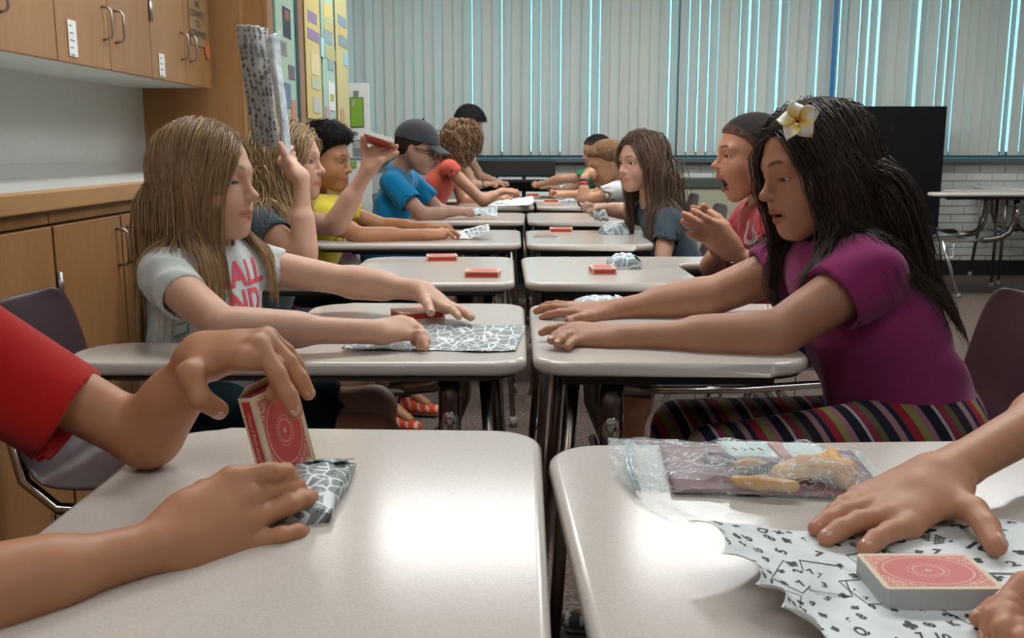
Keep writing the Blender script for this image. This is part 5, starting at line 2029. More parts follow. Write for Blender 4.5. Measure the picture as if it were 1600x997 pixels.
def hair_cols(n, base, var=.25, tint=None):
    c = A3(base) * RNG.uniform(1 - var, 1 + var, (n, 1))
    if tint is not None:
        k = RNG.uniform(0, 1, (n, 1)) ** 2
        c = c * (1 - k) + A3(tint) * k
    return c


def print_on(txtobj_fn, target, name, mt, parent, M4, res, w, h, lift=.0012, push=.25):
    """flat print that follows cloth: a fine grid kept where the flat lettering covers it"""
    me = txtobj_fn
    tb = BVHTree.FromPolygons([v.co for v in me.vertices], [tuple(p.vertices) for p in me.polygons])
    tg = BVHTree.FromPolygons([target.matrix_world @ v.co if False else v.co for v in target.data.vertices], [tuple(p.vertices) for p in target.data.polygons])
    nx, ny = int(w / res), int(h / res)
    n = M4.to_3x3() @ Vector((0, 0, 1))
    idx = {}; V = []; Q = []

    def vert(i, j):
        if (i, j) in idx: return idx[(i, j)]
        p = M4 @ Vector(((i / nx - .5) * w, (j / ny - .5) * h, 0))
        hit = tg.ray_cast(p + n * push, -n)
        if hit[0] is None: idx[(i, j)] = -1; return -1
        V.append(tuple(hit[0] + hit[1] * lift)); idx[(i, j)] = len(V) - 1
        return idx[(i, j)]
    for i in range(nx):
        for j in range(ny):
            x, y = ((i + .5) / nx - .5) * w, ((j + .5) / ny - .5) * h
            if tb.ray_cast(Vector((x, y, 1)), Vector((0, 0, -1)))[0] is None: continue
            q = [vert(i, j), vert(i + 1, j), vert(i + 1, j + 1), vert(i, j + 1)]
            if min(q) >= 0: Q.append(q)
    if Q:
        return from_arrays(name, V, Q, mt, parent, True)




def std_legs(s, X, yc, ankX, hipz=.50, kz=.50, dy=.085, toe=None):
    sg = 1 if X < 0 else -1
    P = s['P']
    out = []
    for q in (-1, 1):
        hip = A3((P[0], P[1] + q * .065, hipz)); knee = A3((X, yc + q * dy, kz)); ank = A3((ankX, yc + q * dy * 1.1, .085))
        out.append((hip, knee, ank, ank + A3((sg * .09, 0, -.05))))
    return out


TDN = lambda px, py, dz=.006: T(px, py, ZT + dz)
SK_L = (.60, .355, .255)
SK_M = (.40, .215, .145)
SK_T = (.34, .175, .105)
SK_B = (.30, .145, .085)
PEOPLE = {}

# ---------------------------------------------------------------- blonde girl in white, second left desk
s = dict(key='g3', label='blonde girl in a white tee with pink letters, reaching over patterned paper', skin=SK_L, hair=(.20, .125, .065), brow=(.22, .14, .08),
         head=W(322, 282, 1.80), F=(1, -.20, -.02), up=(.02, .05, 1), hs=1.01, hv=.0019, av=.0030, sv=.0042, hsc=.98, blush=.22,
         N=W(320, 396, 1.81), C=W(322, 480, 1.79), P=W(308, 640, 1.82), Fd=(.80, -.60, 0), bs=.98, eyeopen=.5, gz=-.45, iris='blue',
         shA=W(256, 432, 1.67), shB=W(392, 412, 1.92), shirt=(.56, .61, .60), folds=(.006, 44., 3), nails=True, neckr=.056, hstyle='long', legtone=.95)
s['arms'] = [dict(sh=s['shA'], el=W(352, 512, 1.52), wr=W(592, 519, 1.59), kn=W(642, 511, 1.625), D=(.2, -.25, 1), S=(0, 1, 0),
                  tips=[TDN(676, 545, .010), TDN(680, 548, .008), TDN(668, 547, .008), TDN(655, 543, .008)], thumb=TDN(650, 534, .012), sleeve=.38, sr=(.044, .043), droop=.008),
             dict(sh=s['shB'], el=W(545, 440, 1.97), wr=W(662, 455, 1.90), kn=W(704, 481, 1.87), D=(.6, -.1, 1), S=(0, -1, 0),
                  tips=[TDN(752, 517, .008), TDN(764, 511, .008), TDN(757, 506, .008), TDN(738, 500, .008)], thumb=TDN(686, 517, .010), sleeve=.30, sr=(.043, .042))]
s['legs'] = [(W(300, 655, 1.74), W(585, 682, 1.70), A3((-.33, 1.66, .09)), A3((-.24, 1.66, .04))), (W(300, 650, 1.89), A3((-.31, 1.92, .50)), A3((-.34, 1.95, .09)), A3((-.25, 1.95, .04)))]
s['leglen'] = .82; s['pants'] = (.012, .03, .038)
R = person(s); PEOPLE['g3'] = R
H = R['H']
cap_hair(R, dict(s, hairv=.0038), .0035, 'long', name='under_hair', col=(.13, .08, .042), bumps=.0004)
L, nn = scalp_points(H, 4000, 'long')


def comb_part(L, py=.012, x0=-.045, x1=.10, back=0.0):
    """hair falls away from a parting line that runs over the crown"""
    q = np.clip(L[:, 0], x0, x1)
    d = np.stack([L[:, 0] - q, L[:, 1] - py, np.zeros(len(L))], 1)
    d /= np.maximum(np.linalg.norm(d, axis=1, keepdims=True), 1e-6)
    d[:, 0] -= back
    d[:, 2] -= .25
    return d / np.linalg.norm(d, axis=1, keepdims=True)


keep = [ell(H.w((.078, 0, -.035)), A3((.052, .047, .085)) * H.s, .01, H.R)]
coll = noclb(R['hops'])[:3] + [ell(H.w((-.008, q * .076, -.010)), A3((.020, .012, .030)) * H.s, .01, H.R) for q in (-1, 1)] + noclb(R['hops'])[-2:] + torso_ops(s, .012)
off = RNG.uniform(.002, .011, len(L))
P = grow(H, L, nn, comb_part, 22, .0158, coll, off, grav=.30, keep=keep, wob=.035, clump=22, clk=.45, length=RNG.uniform(.72, 1.10, len(L)))
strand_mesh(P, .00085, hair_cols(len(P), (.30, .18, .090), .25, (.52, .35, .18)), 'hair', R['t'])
# pink lettering across the chest, teal scribbles
ctr = W(388, 466, 1.66); fd = nrm(s['Fd']); up_ = A3((0, 0, 1)) - fd * .0
right = nrm(np.cross((0, 0, 1), fd))
M4 = frame4(ctr + fd * .1 + right * .045, right, np.cross(fd, right))
txt = flat_text(['SMALL', 'AND'], .064, .052, .0018)
print_on(txt, R['shirt'], 'lettering', noisy('pink print', (.62, .06, .10), (.70, .085, .13), 200, .8), R['t'], M4, .0018, .24, .13)


def strokes(pts_list, w=.0035):
    bm = bmesh.new()
    for pts in pts_list:
        for a, b_ in zip(pts[:-1], pts[1:]):
            a, b_ = Vector((*a, 0)), Vector((*b_, 0)); d = (b_ - a).normalized(); n = Vector((-d.y, d.x, 0)) * w / 2
            e = d * w * .4
            bm.faces.new([bm.verts.new(v) for v in (a - e + n, a - e - n, b_ + e - n, b_ + e + n)])
    me = bpy.data.meshes.new('s'); bm.to_mesh(me); bm.free()
    return me


teal = flat((.07, .33, .25))
print_on(strokes([[(-.105, .040), (-.095, .030), (-.070, .050)], [(-.03, -.005), (-.04, -.03), (-.055, -.05)], [(-.112, -.05), (-.098, -.045), (-.098, -.065), (-.115, -.072)]]), R['shirt'], 'scribble', teal, R['t'], M4, .0016, .26, .16)

# ---------------------------------------------------------------- dark-haired girl in magenta, second right desk
s = dict(key='g10', label='dark-haired girl in a magenta tee with a white and yellow flower in her hair', skin=(.40, .19, .118), hair=(.016, .011, .010), brow=(.03, .018, .014),
         head=W(1272, 263, 1.80), F=(-.97, -.20, -.22), up=(-.05, .03, 1), hs=1.10, hv=.0020, av=.0031, sv=.0045, hsc=1.06, chub=1.10, blush=.12,
         N=W(1335, 388, 1.84), C=W(1364, 515, 1.79), P=W(1424, 668, 1.81), Fd=(-.93, -.25, 0), bs=1.33, flatn=.92, eyeopen=.42, gz=-.5, teeth=True, mouth=.22, fat=1.18,
         shA=W(1352, 432, 1.66), shB=W(1250, 408, 1.97), shirt=(.26, .028, .135), folds=(.008, 36., 5), puff=True, neckr=.060, nails=True)
s['arms'] = [dict(sh=s['shA'], el=W(1205, 528, 1.60), wr=W(962, 528, 1.64), kn=W(897, 520, 1.655), D=(0, -.25, 1), S=(0, 1, 0), hs=1.05,
                  tips=[TDN(815, 524, .010), TDN(828, 549, .008), TDN(847, 552, .008), TDN(872, 553, .008)], thumb=TDN(850, 520, .012), sleeve=.36, sr=(.052, .046)),
             dict(sh=s['shB'], el=W(1105, 466, 1.96), wr=W(948, 487, 1.92), kn=W(892, 482, 1.91), D=(0, -.2, 1), S=(0, -1, 0), hs=1.05,
                  tips=[W(823, 499, 1.90), W(826, 487, 1.93), W(838, 480, 1.96), W(850, 480, 1.97)], thumb=TDN(842, 506, .010), sleeve=.42, sr=(.052, .046))]
s['legs'] = [(W(1440, 690, 1.70), W(1120, 712, 1.64), A3((.30, 1.62, .09)), A3((.21, 1.62, .04))), (W(1440, 680, 1.92), W(1062, 668, 1.90), A3((.22, 1.92, .09)), A3((.13, 1.92, .04)))]
s['leglen'] = 1.1
BAND = [(.018, .017, .026), (.30, .17, .18), (.016, .018, .045), (.27, .02, .035), (.22, .20, .07), (.26, .13, .15), (.014, .014, .03), (.36, .34, .36), (.20, .03, .05), (.10, .09, .05)]
BW = [.018, .012, .010, .016, .013, .012, .020, .006, .014, .012]


m = mat('striped knit', (.2, .2, .2), .9, spec=.15)
nt, b_ = nodes(m)
tc = nt.nodes.new('ShaderNodeTexCoord')
dp = nt.nodes.new('ShaderNodeVectorMath'); dp.operation = 'DOT_PRODUCT'; dp.inputs[1].default_value = (1.0, .12, .45)
nt.links.new(tc.outputs['Object'], dp.inputs[0])
tot = sum(BW)
dv = nt.nodes.new('ShaderNodeMath'); dv.operation = 'DIVIDE'; dv.inputs[1].default_value = tot
nt.links.new(dp.outputs['Value'], dv.inputs[0])
fr2 = nt.nodes.new('ShaderNodeMath'); fr2.operation = 'FRACT'; nt.links.new(dv.outputs[0], fr2.inputs[0])
st_ = []; acc_ = 0
for w_, c_ in zip(BW, BAND): st_.append((acc_ / tot, c_)); acc_ += w_
nt.links.new(ramp(nt, fr2.outputs[0], st_, 'CONSTANT'), b_.inputs['Base Color'])
M['striped'] = m
s['pantsmat'] = 'striped'
R = person(s); PEOPLE['g10'] = R
H = R['H']
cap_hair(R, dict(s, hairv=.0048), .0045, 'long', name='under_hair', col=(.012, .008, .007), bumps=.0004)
L, nn = scalp_points(H, 4300, 'long')
keep = [ell(H.w((.082, 0, -.030)), A3((.060, .060, .080)) * H.s, .01, H.R)]
coll = noclb(R['hops'])[:3] + [ell(H.w((-.008, q * .076, -.010)), A3((.020, .012, .030)) * H.s, .01, H.R) for q in (-1, 1)] + noclb(R['hops'])[-2:] + torso_ops(s, .016) + [cap(A['sh'], A['el'], .06, .05, .02) for A in s['arms']]
off = RNG.uniform(.002, .017, len(L))


comb10 = comb_part
comb_g10 = lambda L: comb_part(L, .010, -.045, .10, .25 + .25 * np.clip(L[:, 1] / .04, 0, 1))
P = grow(H, L, nn, comb_g10, 22, .0200, coll, off, grav=.27, keep=keep, wob=.04, clump=26, clk=.42, curl=.003, length=RNG.uniform(.58, .93, len(L)), wind=(.24, -.03, 0), tail=1.5, pull_in=.08)
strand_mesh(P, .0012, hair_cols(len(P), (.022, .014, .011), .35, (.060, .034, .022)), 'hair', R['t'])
# a lock in front of the far shoulder
Ls = H.loc(np.array([H.w((.035, -.070, .01))])); n_ = 130
L2 = np.tile(A3((.040, -.070, .010)), (n_, 1)) + RNG.normal(size=(n_, 3)) * .006
P = grow(H, L2, np.tile(A3((.4, -1., 0)), (n_, 1)), lambda L: np.tile(A3((.25, -.1, -1.)), (len(L), 1)), 18, .0125, coll, .006, grav=.4, keep=keep, wob=.04, clump=40, clk=.6)
strand_mesh(P, .0014, hair_cols(len(P), (.018, .012, .0105), .3), 'side_lock', R['t'])
# frangipani flower clipped in the hair
m = mat('flower petal', (.8, .78, .7), .5)
nt, b = nodes(m); at = nt.nodes.new('ShaderNodeAttribute'); at.attribute_name = 'Col'; nt.links.new(at.outputs['Color'], b.inputs['Base Color'])
b.inputs['Subsurface Weight'].default_value = .2; b.inputs['Subsurface Radius'].default_value = (.01, .01, .005)
M['petal'] = m
fc = W(1247, 191, 1.655)
fl = empty('flower_clip', fc, 'white and yellow five-petalled flower pinned in the dark-haired girl’s hair'.replace('’', "'"), 'flower')
fn = nrm((-.35, -.90, .30)); fr_ = nrm(np.cross((0, 0, 1), fn)); fu = np.cross(fn, fr_)
for k in range(5):
    a = 2 * math.pi * k / 5 + .35
    V, Q, Cc = [], [], []
    nu, nv_ = 10, 8
    for i in range(nu + 1):
        u = i / nu
        for j in range(nv_ + 1):
            v = j / nv_ * 2 - 1
            wdt = .0168 * math.sin(math.pi * min(1, (u * .93 + .05)) ** .75) ** .8
            r = .004 + u * .030
            x, y = r, v * wdt + .006 * u * u
            z = .004 + .010 * math.sin(u * 2.2) - .010 * u * u * u + .005 * v * u + .004 * abs(v) ** 2 * (1 if v > 0 else -.6)
            ca, sa = math.cos(a), math.sin(a)
            p = fc + fr_ * (x * ca - y * sa) + fu * (x * sa + y * ca) + fn * z
            V.append(p); yl = max(0, 1.1 - u * 1.5 + (.25 if v > 0 else -.15)); yl = min(1, yl)
            Cc.append(A3((.80, .79, .74)) * (1 - yl) + A3((.78, .58, .10)) * yl if u > .12 else A3((.70, .30, .03)))
    for i in range(nu):
        for j in range(nv_):
            q = i * (nv_ + 1) + j
            Q.append((q, q + 1, q + nv_ + 2, q + nv_ + 1))
    o = from_arrays('petal', V, Q, M['petal'], fl, True, np.array(Cc))
    md = o.modifiers.new('s', 'SOLIDIFY'); md.thickness = .0012

# ---------------------------------------------------------------- child in red at the near left (arms, sleeve, shoulder in view)
s = dict(key='b1', label='child in a red tee at the near left, hands opening a red card box', skin=(.46, .215, .112), hair=(.03, .018, .012), hv=.007, av=.0025, sv=.004,
         head=A3((-.70, .80, 1.17)), F=(1, .15, -.45), N=A3((-.715, .82, 1.05)), C=A3((-.745, .83, .86)), P=A3((-.78, .82, .52)), Fd=(1, .05, 0), bs=1.0, nails=True,
         shA=A3((-.70, .655, .955)), shB=W(-85, 515, .965), shirt=(.40, .010, .008), folds=(.009, 36., 8), hstyle='short')
s['arms'] = [dict(sh=s['shA'], el=W(-125, 952, .625), wr=W(280, 846, .752), kn=W(392, 794, .800), D=(-.30, -.90, .10), S=(.15, .1, 1), w=.068, hs=1.10,
                  tips=[W(455, 742, .850), W(468, 764, .868), W(486, 777, .855), W(474, 832, .815)], thumb=W(402, 736, .93), sleeve=.5),
             dict(sh=s['shB'], el=W(228, 684, .985), wr=W(316, 552, .955), kn=W(408, 538, .935), D=(.30, -.30, .85), S=(-.25, -1, -.2), w=.068, hs=1.10,
                  tips=[W(424, 618, .925), W(468, 656, .900), W(499, 637, .930), W(484, 600, .985)], thumb=W(342, 640, .905), sleeve=.66, sr=(.054, .060), droop=.034)]
s['legs'] = [(A3((-.78, .76, .50)), A3((-.34, .74, .51)), A3((-.36, .74, .09)), A3((-.27, .74, .04))), (A3((-.78, .90, .50)), A3((-.34, .92, .51)), A3((-.36, .94, .09)), A3((-.27, .94, .04)))]
s['leglen'] = .8
R = person(s); PEOPLE['b1'] = R
cap_hair(R, dict(s, hairv=.0065), .016, 'short')

# ---------------------------------------------------------------- child at the near right (forearm and hands in view)
s = dict(key='b2', label='child mostly outside the right edge, bare forearm and hand flat on printed paper', skin=(.48, .235, .14), hair=(.03, .018, .012), hv=.007, av=.0025, sv=.007,
         head=A3((.80, .76, 1.20)), F=(-1, .1, -.4), N=A3((.82, .77, 1.07)), C=A3((.84, .78, .88)), P=A3((.84, .78, .52)), Fd=(-1, 0, 0), bs=1.0, nails=True,
         shA=A3((.80, .93, .985)), shB=A3((.80, .62, .985)), shirt=(.05, .09, .2), folds=(.004, 34., 8), hstyle='short')
s['arms'] = [dict(sh=s['shA'], el=W(1742, 590, 1.06), wr=W(1470, 745, .875), kn=W(1370, 800, .828), D=(-.25, -.35, 1), S=(.5, -1, -.1), w=.070, hs=1.08,
                  tips=[TDN(1341, 862, .009), TDN(1272, 848, .010), TDN(1262, 832, .010), TDN(1285, 818, .010)], thumb=TDN(1563, 860, .012), sleeve=.35),
             dict(sh=s['shB'], el=W(1930, 930, .62), wr=W(1690, 1012, .60), kn=W(1612, 992, .628), D=(0, .1, 1), S=(0, 1, 0), hs=1.0,
                  tips=[TDN(1530, 967, .010), TDN(1545, 1000, .009), TDN(1570, 1020, .009), TDN(1600, 1030, .009)], thumb=TDN(1570, 945, .02), sleeve=.35)]
s['legs'] = [(A3((.84, .70, .50)), A3((.36, .70, .51)), A3((.38, .70, .09)), A3((.29, .70, .04))), (A3((.84, .86, .50)), A3((.36, .88, .51)), A3((.38, .9, .09)), A3((.29, .9, .04)))]
R = person(s); PEOPLE['b2'] = R
cap_hair(R, dict(s, hairv=.0065), .012, 'short')

# ---------------------------------------------------------------- blond girl with both arms raised, third left desk
s = dict(key='g4', label='blond girl in a grey-blue tee, both hands raised with paper and cards', skin=SK_L, hair=(.30, .20, .10), brow=(.3, .2, .1),
         head=W(452, 252, 2.76), F=(1, -.12, -.02), hs=1.02, hv=.0030, av=.0042, sv=.006, blush=.22, iris='blue',
         N=W(428, 332, 2.80), C=W(428, 400, 2.75), P=W(385, 510, 2.75), Fd=(1, -.1, 0), bs=1.0, eyeopen=1.0, gz=0,
         shA=W(412, 352, 2.62), shB=W(452, 345, 2.90), shirt=(.075, .11, .13), folds=(.004, 38., 2))
s['arms'] = [dict(sh=s['shA'], el=W(476, 402, 2.52), wr=W(470, 276, 2.56), kn=W(447, 249, 2.57), D=(.7, -.4, .5), S=(-.2, -.9, .3), hs=1.0,
                  tips=[W(447, 226, 2.60), W(455, 232, 2.62), W(459, 240, 2.64), W(462, 250, 2.65)], thumb=W(433, 212, 2.53), sleeve=.36, sr=(.046, .050)),
             dict(sh=s['shB'], el=W(524, 352, 2.86), wr=W(577, 261, 2.84), kn=W(592, 240, 2.84), D=(.5, .9, -.1), S=(-1, -.2, .3), hs=1.0,
                  tips=[W(597, 213, 2.86), W(611, 218, 2.85), W(620, 228, 2.84), W(622, 238, 2.83)], thumb=W(568, 214, 2.83), sleeve=.35, sr=(.046, .050))]
s['legs'] = [(W(385, 520, 2.68), A3((-.44, 2.62, .50)), A3((-.58, 2.52, .10)), A3((-.50, 2.50, .05))), (W(385, 520, 2.84), A3((-.40, 2.86, .50)), A3((-.44, 2.88, .09)), A3((-.35, 2.88, .04)))]
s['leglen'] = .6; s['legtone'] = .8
R = person(s); PEOPLE['g4'] = R; H = R['H']
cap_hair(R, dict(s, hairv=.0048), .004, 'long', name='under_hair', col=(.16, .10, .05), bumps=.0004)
L, nn = scalp_points(H, 1700, 'long')
keep = [ell(H.w((.085, 0, -.035)), A3((.055, .055, .09)) * H.s, .01, H.R)]
coll = noclb(R['hops'])[:3] + [ell(H.w((-.008, q * .076, -.010)), A3((.020, .012, .030)) * H.s, .01, H.R) for q in (-1, 1)] + noclb(R['hops'])[-2:] + torso_ops(s, .014)
P = grow(H, L, nn, comb10, 22, .0150, coll, RNG.uniform(.004, .022, len(L)), grav=.22, keep=keep, wob=.08, clump=18, clk=.6, curl=.006, length=RNG.uniform(.75, 1.1, len(L)))
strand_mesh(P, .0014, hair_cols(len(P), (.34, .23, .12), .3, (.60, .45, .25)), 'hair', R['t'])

# ---------------------------------------------------------------- clapping boy in red, third right desk
s = dict(key='b11', label='laughing boy with cropped dark hair in a red tee, clapping', skin=(.48, .24, .15), hair=(.022, .018, .018), brow=(.04, .025, .02),
         head=W(1171, 243, 2.76), F=(-1, -.10, -.02), hs=1.05, hv=.0028, av=.0040, sv=.0055, mouth=1.0, smile=1.0, eyeopen=.7, gz=-.1, hstyle='buzz', blush=.2,
         N=W(1198, 312, 2.80), C=W(1200, 395, 2.76), P=W(1222, 500, 2.76), Fd=(-.9, -.42, 0), bs=1.02,
         shA=W(1212, 352, 2.63), shB=W(1176, 338, 2.92), shirt=(.28, .014, .022), folds=(.004, 36., 6))
s['arms'] = [dict(sh=s['shA'], el=W(1208, 432, 2.50), wr=W(1143, 391, 2.50), kn=W(1108, 361, 2.50), D=(-.3, -.95, -.25), S=(.5, 0, 1), hs=1.15,
                  tips=[W(1078, 326, 2.50), W(1064, 332, 2.49), W(1061, 343, 2.49), W(1066, 362, 2.48)], thumb=W(1110, 332, 2.53), sleeve=.42, sr=(.050, .054)),
             dict(sh=s['shB'], el=W(1112, 418, 2.84), wr=W(1126, 388, 2.68), kn=W(1106, 352, 2.60), D=(.3, .95, .2), S=(.5, 0, 1), hs=1.12,
                  tips=[W(1096, 318, 2.57), W(1080, 322, 2.56), W(1072, 332, 2.555), W(1070, 348, 2.55)], thumb=W(1124, 332, 2.60), sleeve=.42, sr=(.050, .054))]
s['legs'] = [(W(1225, 520, 2.68), A3((.35, 2.64, .50)), A3((.28, 2.60, .09)), A3((.19, 2.60, .04))), (W(1225, 520, 2.84), A3((.35, 2.84, .50)), A3((.34, 2.86, .09)), A3((.25, 2.86, .04)))]
s['leglen'] = .7; s['pants'] = (.01, .035, .11); s['shoe'] = (.4, .06, .2); s['shoe2'] = (.6, .6, .6)
R = person(s); PEOPLE['b11'] = R
cap_hair(R, dict(s, hairv=.0034), .0032, 'buzz', bumps=.0005, fq=520, fade=.030)
short_hair(R, s, 'buzz', 2000, .009, .5, (.2, 0, -.3), .0009, .005)
fd = nrm(s['Fd']); right = nrm(np.cross((0, 0, 1), fd))
M4 = frame4(W(1168, 383, 2.60) + fd * .12, right, np.cross(fd, right))
print_on(flat_text(['UTCL'], .085, .05, .003), R['shirt'], 'lettering', flat((.42, .30, .32)), R['t'], M4 @ Matrix.Rotation(math.radians(-14), 4, 'Z'), .0035, .26, .12, push=.3)

# ---------------------------------------------------------------- boy in yellow, fourth left desk
s = dict(key='b5', label='boy with thick black hair in a yellow tee, both forearms on the desk', skin=(.38, .175, .085), hair=(.008, .007, .008), brow=(.012, .01, .01),
         head=W(508, 250, 3.76), F=(1, -.22, -.12), hs=1.10, hv=.0038, av=.005, sv=.007, hstyle='short', chub=1.08, eyeopen=.6, gz=-.4,
         N=W(490, 312, 3.80), C=W(500, 372, 3.74), P=W(468, 440, 3.75), Fd=(1, -.15, 0), bs=1.08,
         shA=W(505, 336, 3.58), shB=W(520, 326, 3.93), shirt=(.62, .50, .05), folds=(.005, 34., 9))
s['arms'] = [dict(sh=s['shA'], el=W(565, 371, 3.50), wr=W(666, 367, 3.55), kn=W(696, 364, 3.58), D=(.1, -.4, 1), S=(0, 1, 0), tips=[TDN(722, 367), TDN(720, 370), TDN(716, 372), TDN(708, 373)], thumb=TDN(702, 362), sleeve=.62, sr=(.050, .058)),
             dict(sh=s['shB'], el=W(604, 355, 3.96), wr=W(672, 356, 3.86), kn=W(694, 354, 3.82), D=(.1, -.2, 1), S=(0, -1, 0), tips=[TDN(712, 362), TDN(716, 360), TDN(712, 358), TDN(706, 357)], thumb=TDN(700, 364), sleeve=.5, sr=(.050, .058))]
s['legs'] = [(W(470, 460, 3.66), A3((-.42, 3.55, .50)), A3((-.50, 3.42, .10)), A3((-.42, 3.38, .05))), (W(470, 460, 3.84), A3((-.40, 3.80, .50)), A3((-.46, 3.62, .10)), A3((-.38, 3.60, .05)))]
s['leglen'] = 1.1; s['pants'] = (.008, .008, .01); s['shoe'] = (.60, .06, .015); s['shoe2'] = (.55, .5, .45)
R = person(s); PEOPLE['b5'] = R
cap_hair(R, dict(s, hairv=.0048), .012, 'short', bumps=.0022, fq=240, lift=lambda L: .022 * np.clip((L[:, 2] - .05) / .05, 0, 1) * np.clip((L[:, 0] + .05) / .08, 0, 1))
short_hair(R, s, 'short', 1800, .034, .45, (.5, 0, .5), .0016, .022)

# ---------------------------------------------------------------- girl with the green earring, fourth right desk
s = dict(key='g12', label='girl with long brown hair, green earring and slate tee, looking to the left', skin=(.56, .32, .235), hair=(.085, .048, .032), brow=(.10, .06, .04),
         head=W(1003, 252, 3.76), F=(-.88, -.52, -.10), hs=1.04, hv=.0035, av=.005, sv=.007, eyeopen=.9, gz=-.1, gy=-.1, blush=.2,
         N=W(1020, 316, 3.80), C=W(1052, 385, 3.78), P=W(1085, 455, 3.78), Fd=(-.95, -.35, 0), bs=1.0,
         shA=W(1046, 345, 3.64), shB=W(1000, 332, 3.96), shirt=(.06, .085, .105), folds=(.004, 38., 4))
s['arms'] = [dict(sh=s['shA'], el=W(1032, 420, 3.58), wr=W(985, 448, 3.60), kn=W(965, 452, 3.60), D=(0, 0, 1), S=(0, 1, 0), tips=[W(950, 458, 3.60), W(950, 460, 3.58), W(950, 462, 3.57), W(952, 464, 3.56)], thumb=W(960, 455, 3.65), sleeve=.45, sr=(.048, .052)),
             dict(sh=s['shB'], el=W(975, 330, 4.12), wr=W(936, 325, 4.02), kn=W(924, 324, 4.00), D=(-.1, -.3, 1), S=(0, -1, 0), tips=[W(914, 326, 3.98), W(912, 328, 4.0), W(913, 330, 4.02), W(916, 332, 4.04)], thumb=W(920, 331, 3.95), sleeve=.4)]
s['legs'] = std_legs(s, .38, 3.78, .40); s['leglen'] = 1.1; s['pants'] = (.03, .05, .08)
R = person(s); PEOPLE['g12'] = R; H = R['H']
cap_hair(R, dict(s, hairv=.0048), .004, 'long', name='under_hair', col=(.05, .03, .02), bumps=.0004)
L, nn = scalp_points(H, 1500, 'long')
keep = [ell(H.w((.082, 0, -.035)), A3((.055, .052, .09)) * H.s, .01, H.R)]
coll = noclb(R['hops'])[:3] + [ell(H.w((-.008, q * .076, -.010)), A3((.020, .012, .030)) * H.s, .01, H.R) for q in (-1, 1)] + noclb(R['hops'])[-2:] + torso_ops(s, .014)
P = grow(H, L, nn, comb10, 22, .0165, coll, RNG.uniform(.004, .018, len(L)), grav=.24, keep=keep, wob=.05, clump=16, clk=.55, length=RNG.uniform(.8, 1.1, len(L)), wind=(.12, 0, 0))
strand_mesh(P, .0016, hair_cols(len(P), (.085, .050, .034), .3, (.22, .135, .085)), 'hair', R['t'])
er = MB().sphere(H.w((-.004, .082, -.040)), .0115 * H.s, 16, 12).obj('earring', mat('green bead', (.05, .42, .06), .3), R['t'])

# ---------------------------------------------------------------- boy in the grey cap, fifth left desk
s = dict(key='b6', label='boy in a grey baseball cap, dark glasses and bright blue tee', skin=(.42, .24, .18), hair=(.03, .02, .014), hs=1.10,
         head=W(652, 231, 4.76), F=(1, -.10, -.34), hv=.0045, av=.0055, sv=.008, hstyle='short', eyeopen=.5, gz=-.4,
         N=W(622, 268, 4.79), C=W(612, 322, 4.76), P=W(598, 392, 4.76), Fd=(1, -.1, 0), bs=1.10,
         shA=W(612, 286, 4.60), shB=W(640, 282, 4.95), shirt=(.005, .20, .42), folds=(.005, 30., 12))
s['arms'] = [dict(sh=s['shA'], el=W(662, 337, 4.55), wr=W(708, 331, 4.60), kn=W(724, 329, 4.60), D=(0, -.5, 1), S=(0, 1, 0), tips=[W(740, 334, 4.62), W(740, 337, 4.60), W(737, 339, 4.58), W(732, 339, 4.57)], thumb=W(738, 328, 4.66), sleeve=.62, sr=(.052, .060)),
             dict(sh=s['shB'], el=W(690, 332, 5.0), wr=W(722, 331, 4.90), kn=W(738, 331, 4.88), D=(0, -.2, 1), S=(0, -1, 0), tips=[W(750, 334, 4.86), W(750, 335, 4.88), W(749, 335, 4.9), W(748, 335, 4.92)], thumb=W(745, 335, 4.8), sleeve=.6, sr=(.052, .060))]
s['legs'] = std_legs(s, -.36, 4.76, -.40); s['leglen'] = .8; s['pants'] = (.01, .05, .12); s['shoe'] = (.02, .02, .02)
R = person(s); PEOPLE['b6'] = R; H = R['H']
cap_hair(R, dict(s, hairv=.0048), .004, 'short')
# cap: crown, brim, button, eyelets
def crown(p, d):
    Lc = H.loc(p); c = Lc - A3((-.012, 0, .026)); r = A3((.104, .086, .098))
    u = c / r; k0 = np.sqrt((u * u).sum(1)); u2 = u / r; k1 = np.sqrt((u2 * u2).sum(1))
    e = k0 * (k0 - 1) / np.maximum(k1, 1e-6)
    an = np.arctan2(c[:, 1], c[:, 0])
    e = e + .0012 * np.exp(-(np.sin(an * 3) / .12) ** 2)
    dd = np.maximum(e, -(e + .006))
    return np.maximum(dd, (.030 + .10 * Lc[:, 0] - .0 - Lc[:, 2])) * H.s
V, Q = surface([cap(H.o, H.o + A3((0, 0, 1e-3)), .145, .145, .001), crown], .0042)
cp = from_arrays('cap', V, Q, M['cloth'], R['t'], True, np.tile(A3((.062, .068, .080)), (len(V), 1)))
Vb, Qb = [], []
for i in range(13):
    a = math.radians(-52 + 104 * i / 12)
    for j in range(6):
        u = j / 5
        x = (.088 + u * .072) * math.cos(a * (1 - .15 * u)) + .004; y = (.083 + u * .012) * math.sin(a) * 1.02
        Vb.append(H.w((x - .012 + (1 - math.cos(a)) * .02, y, .040 - u * .020 - .022 * (y / .08) ** 2 * (1 - .4 * u))))
for i in range(12):
    for j in range(5):
        q = i * 6 + j; Qb.append((q, q + 6, q + 7, q + 1))
o = from_arrays('cap_brim', Vb, Qb, M['cloth'], R['t'], True, np.tile(A3((.062, .070, .082)), (len(Vb), 1)))
md = o.modifiers.new('s', 'SOLIDIFY'); md.thickness = .004
MB().sphere(H.w((-.012, 0, .126)), .007, 10, 6).obj('cap_button', M['black'], R['t'])
mb = MB()
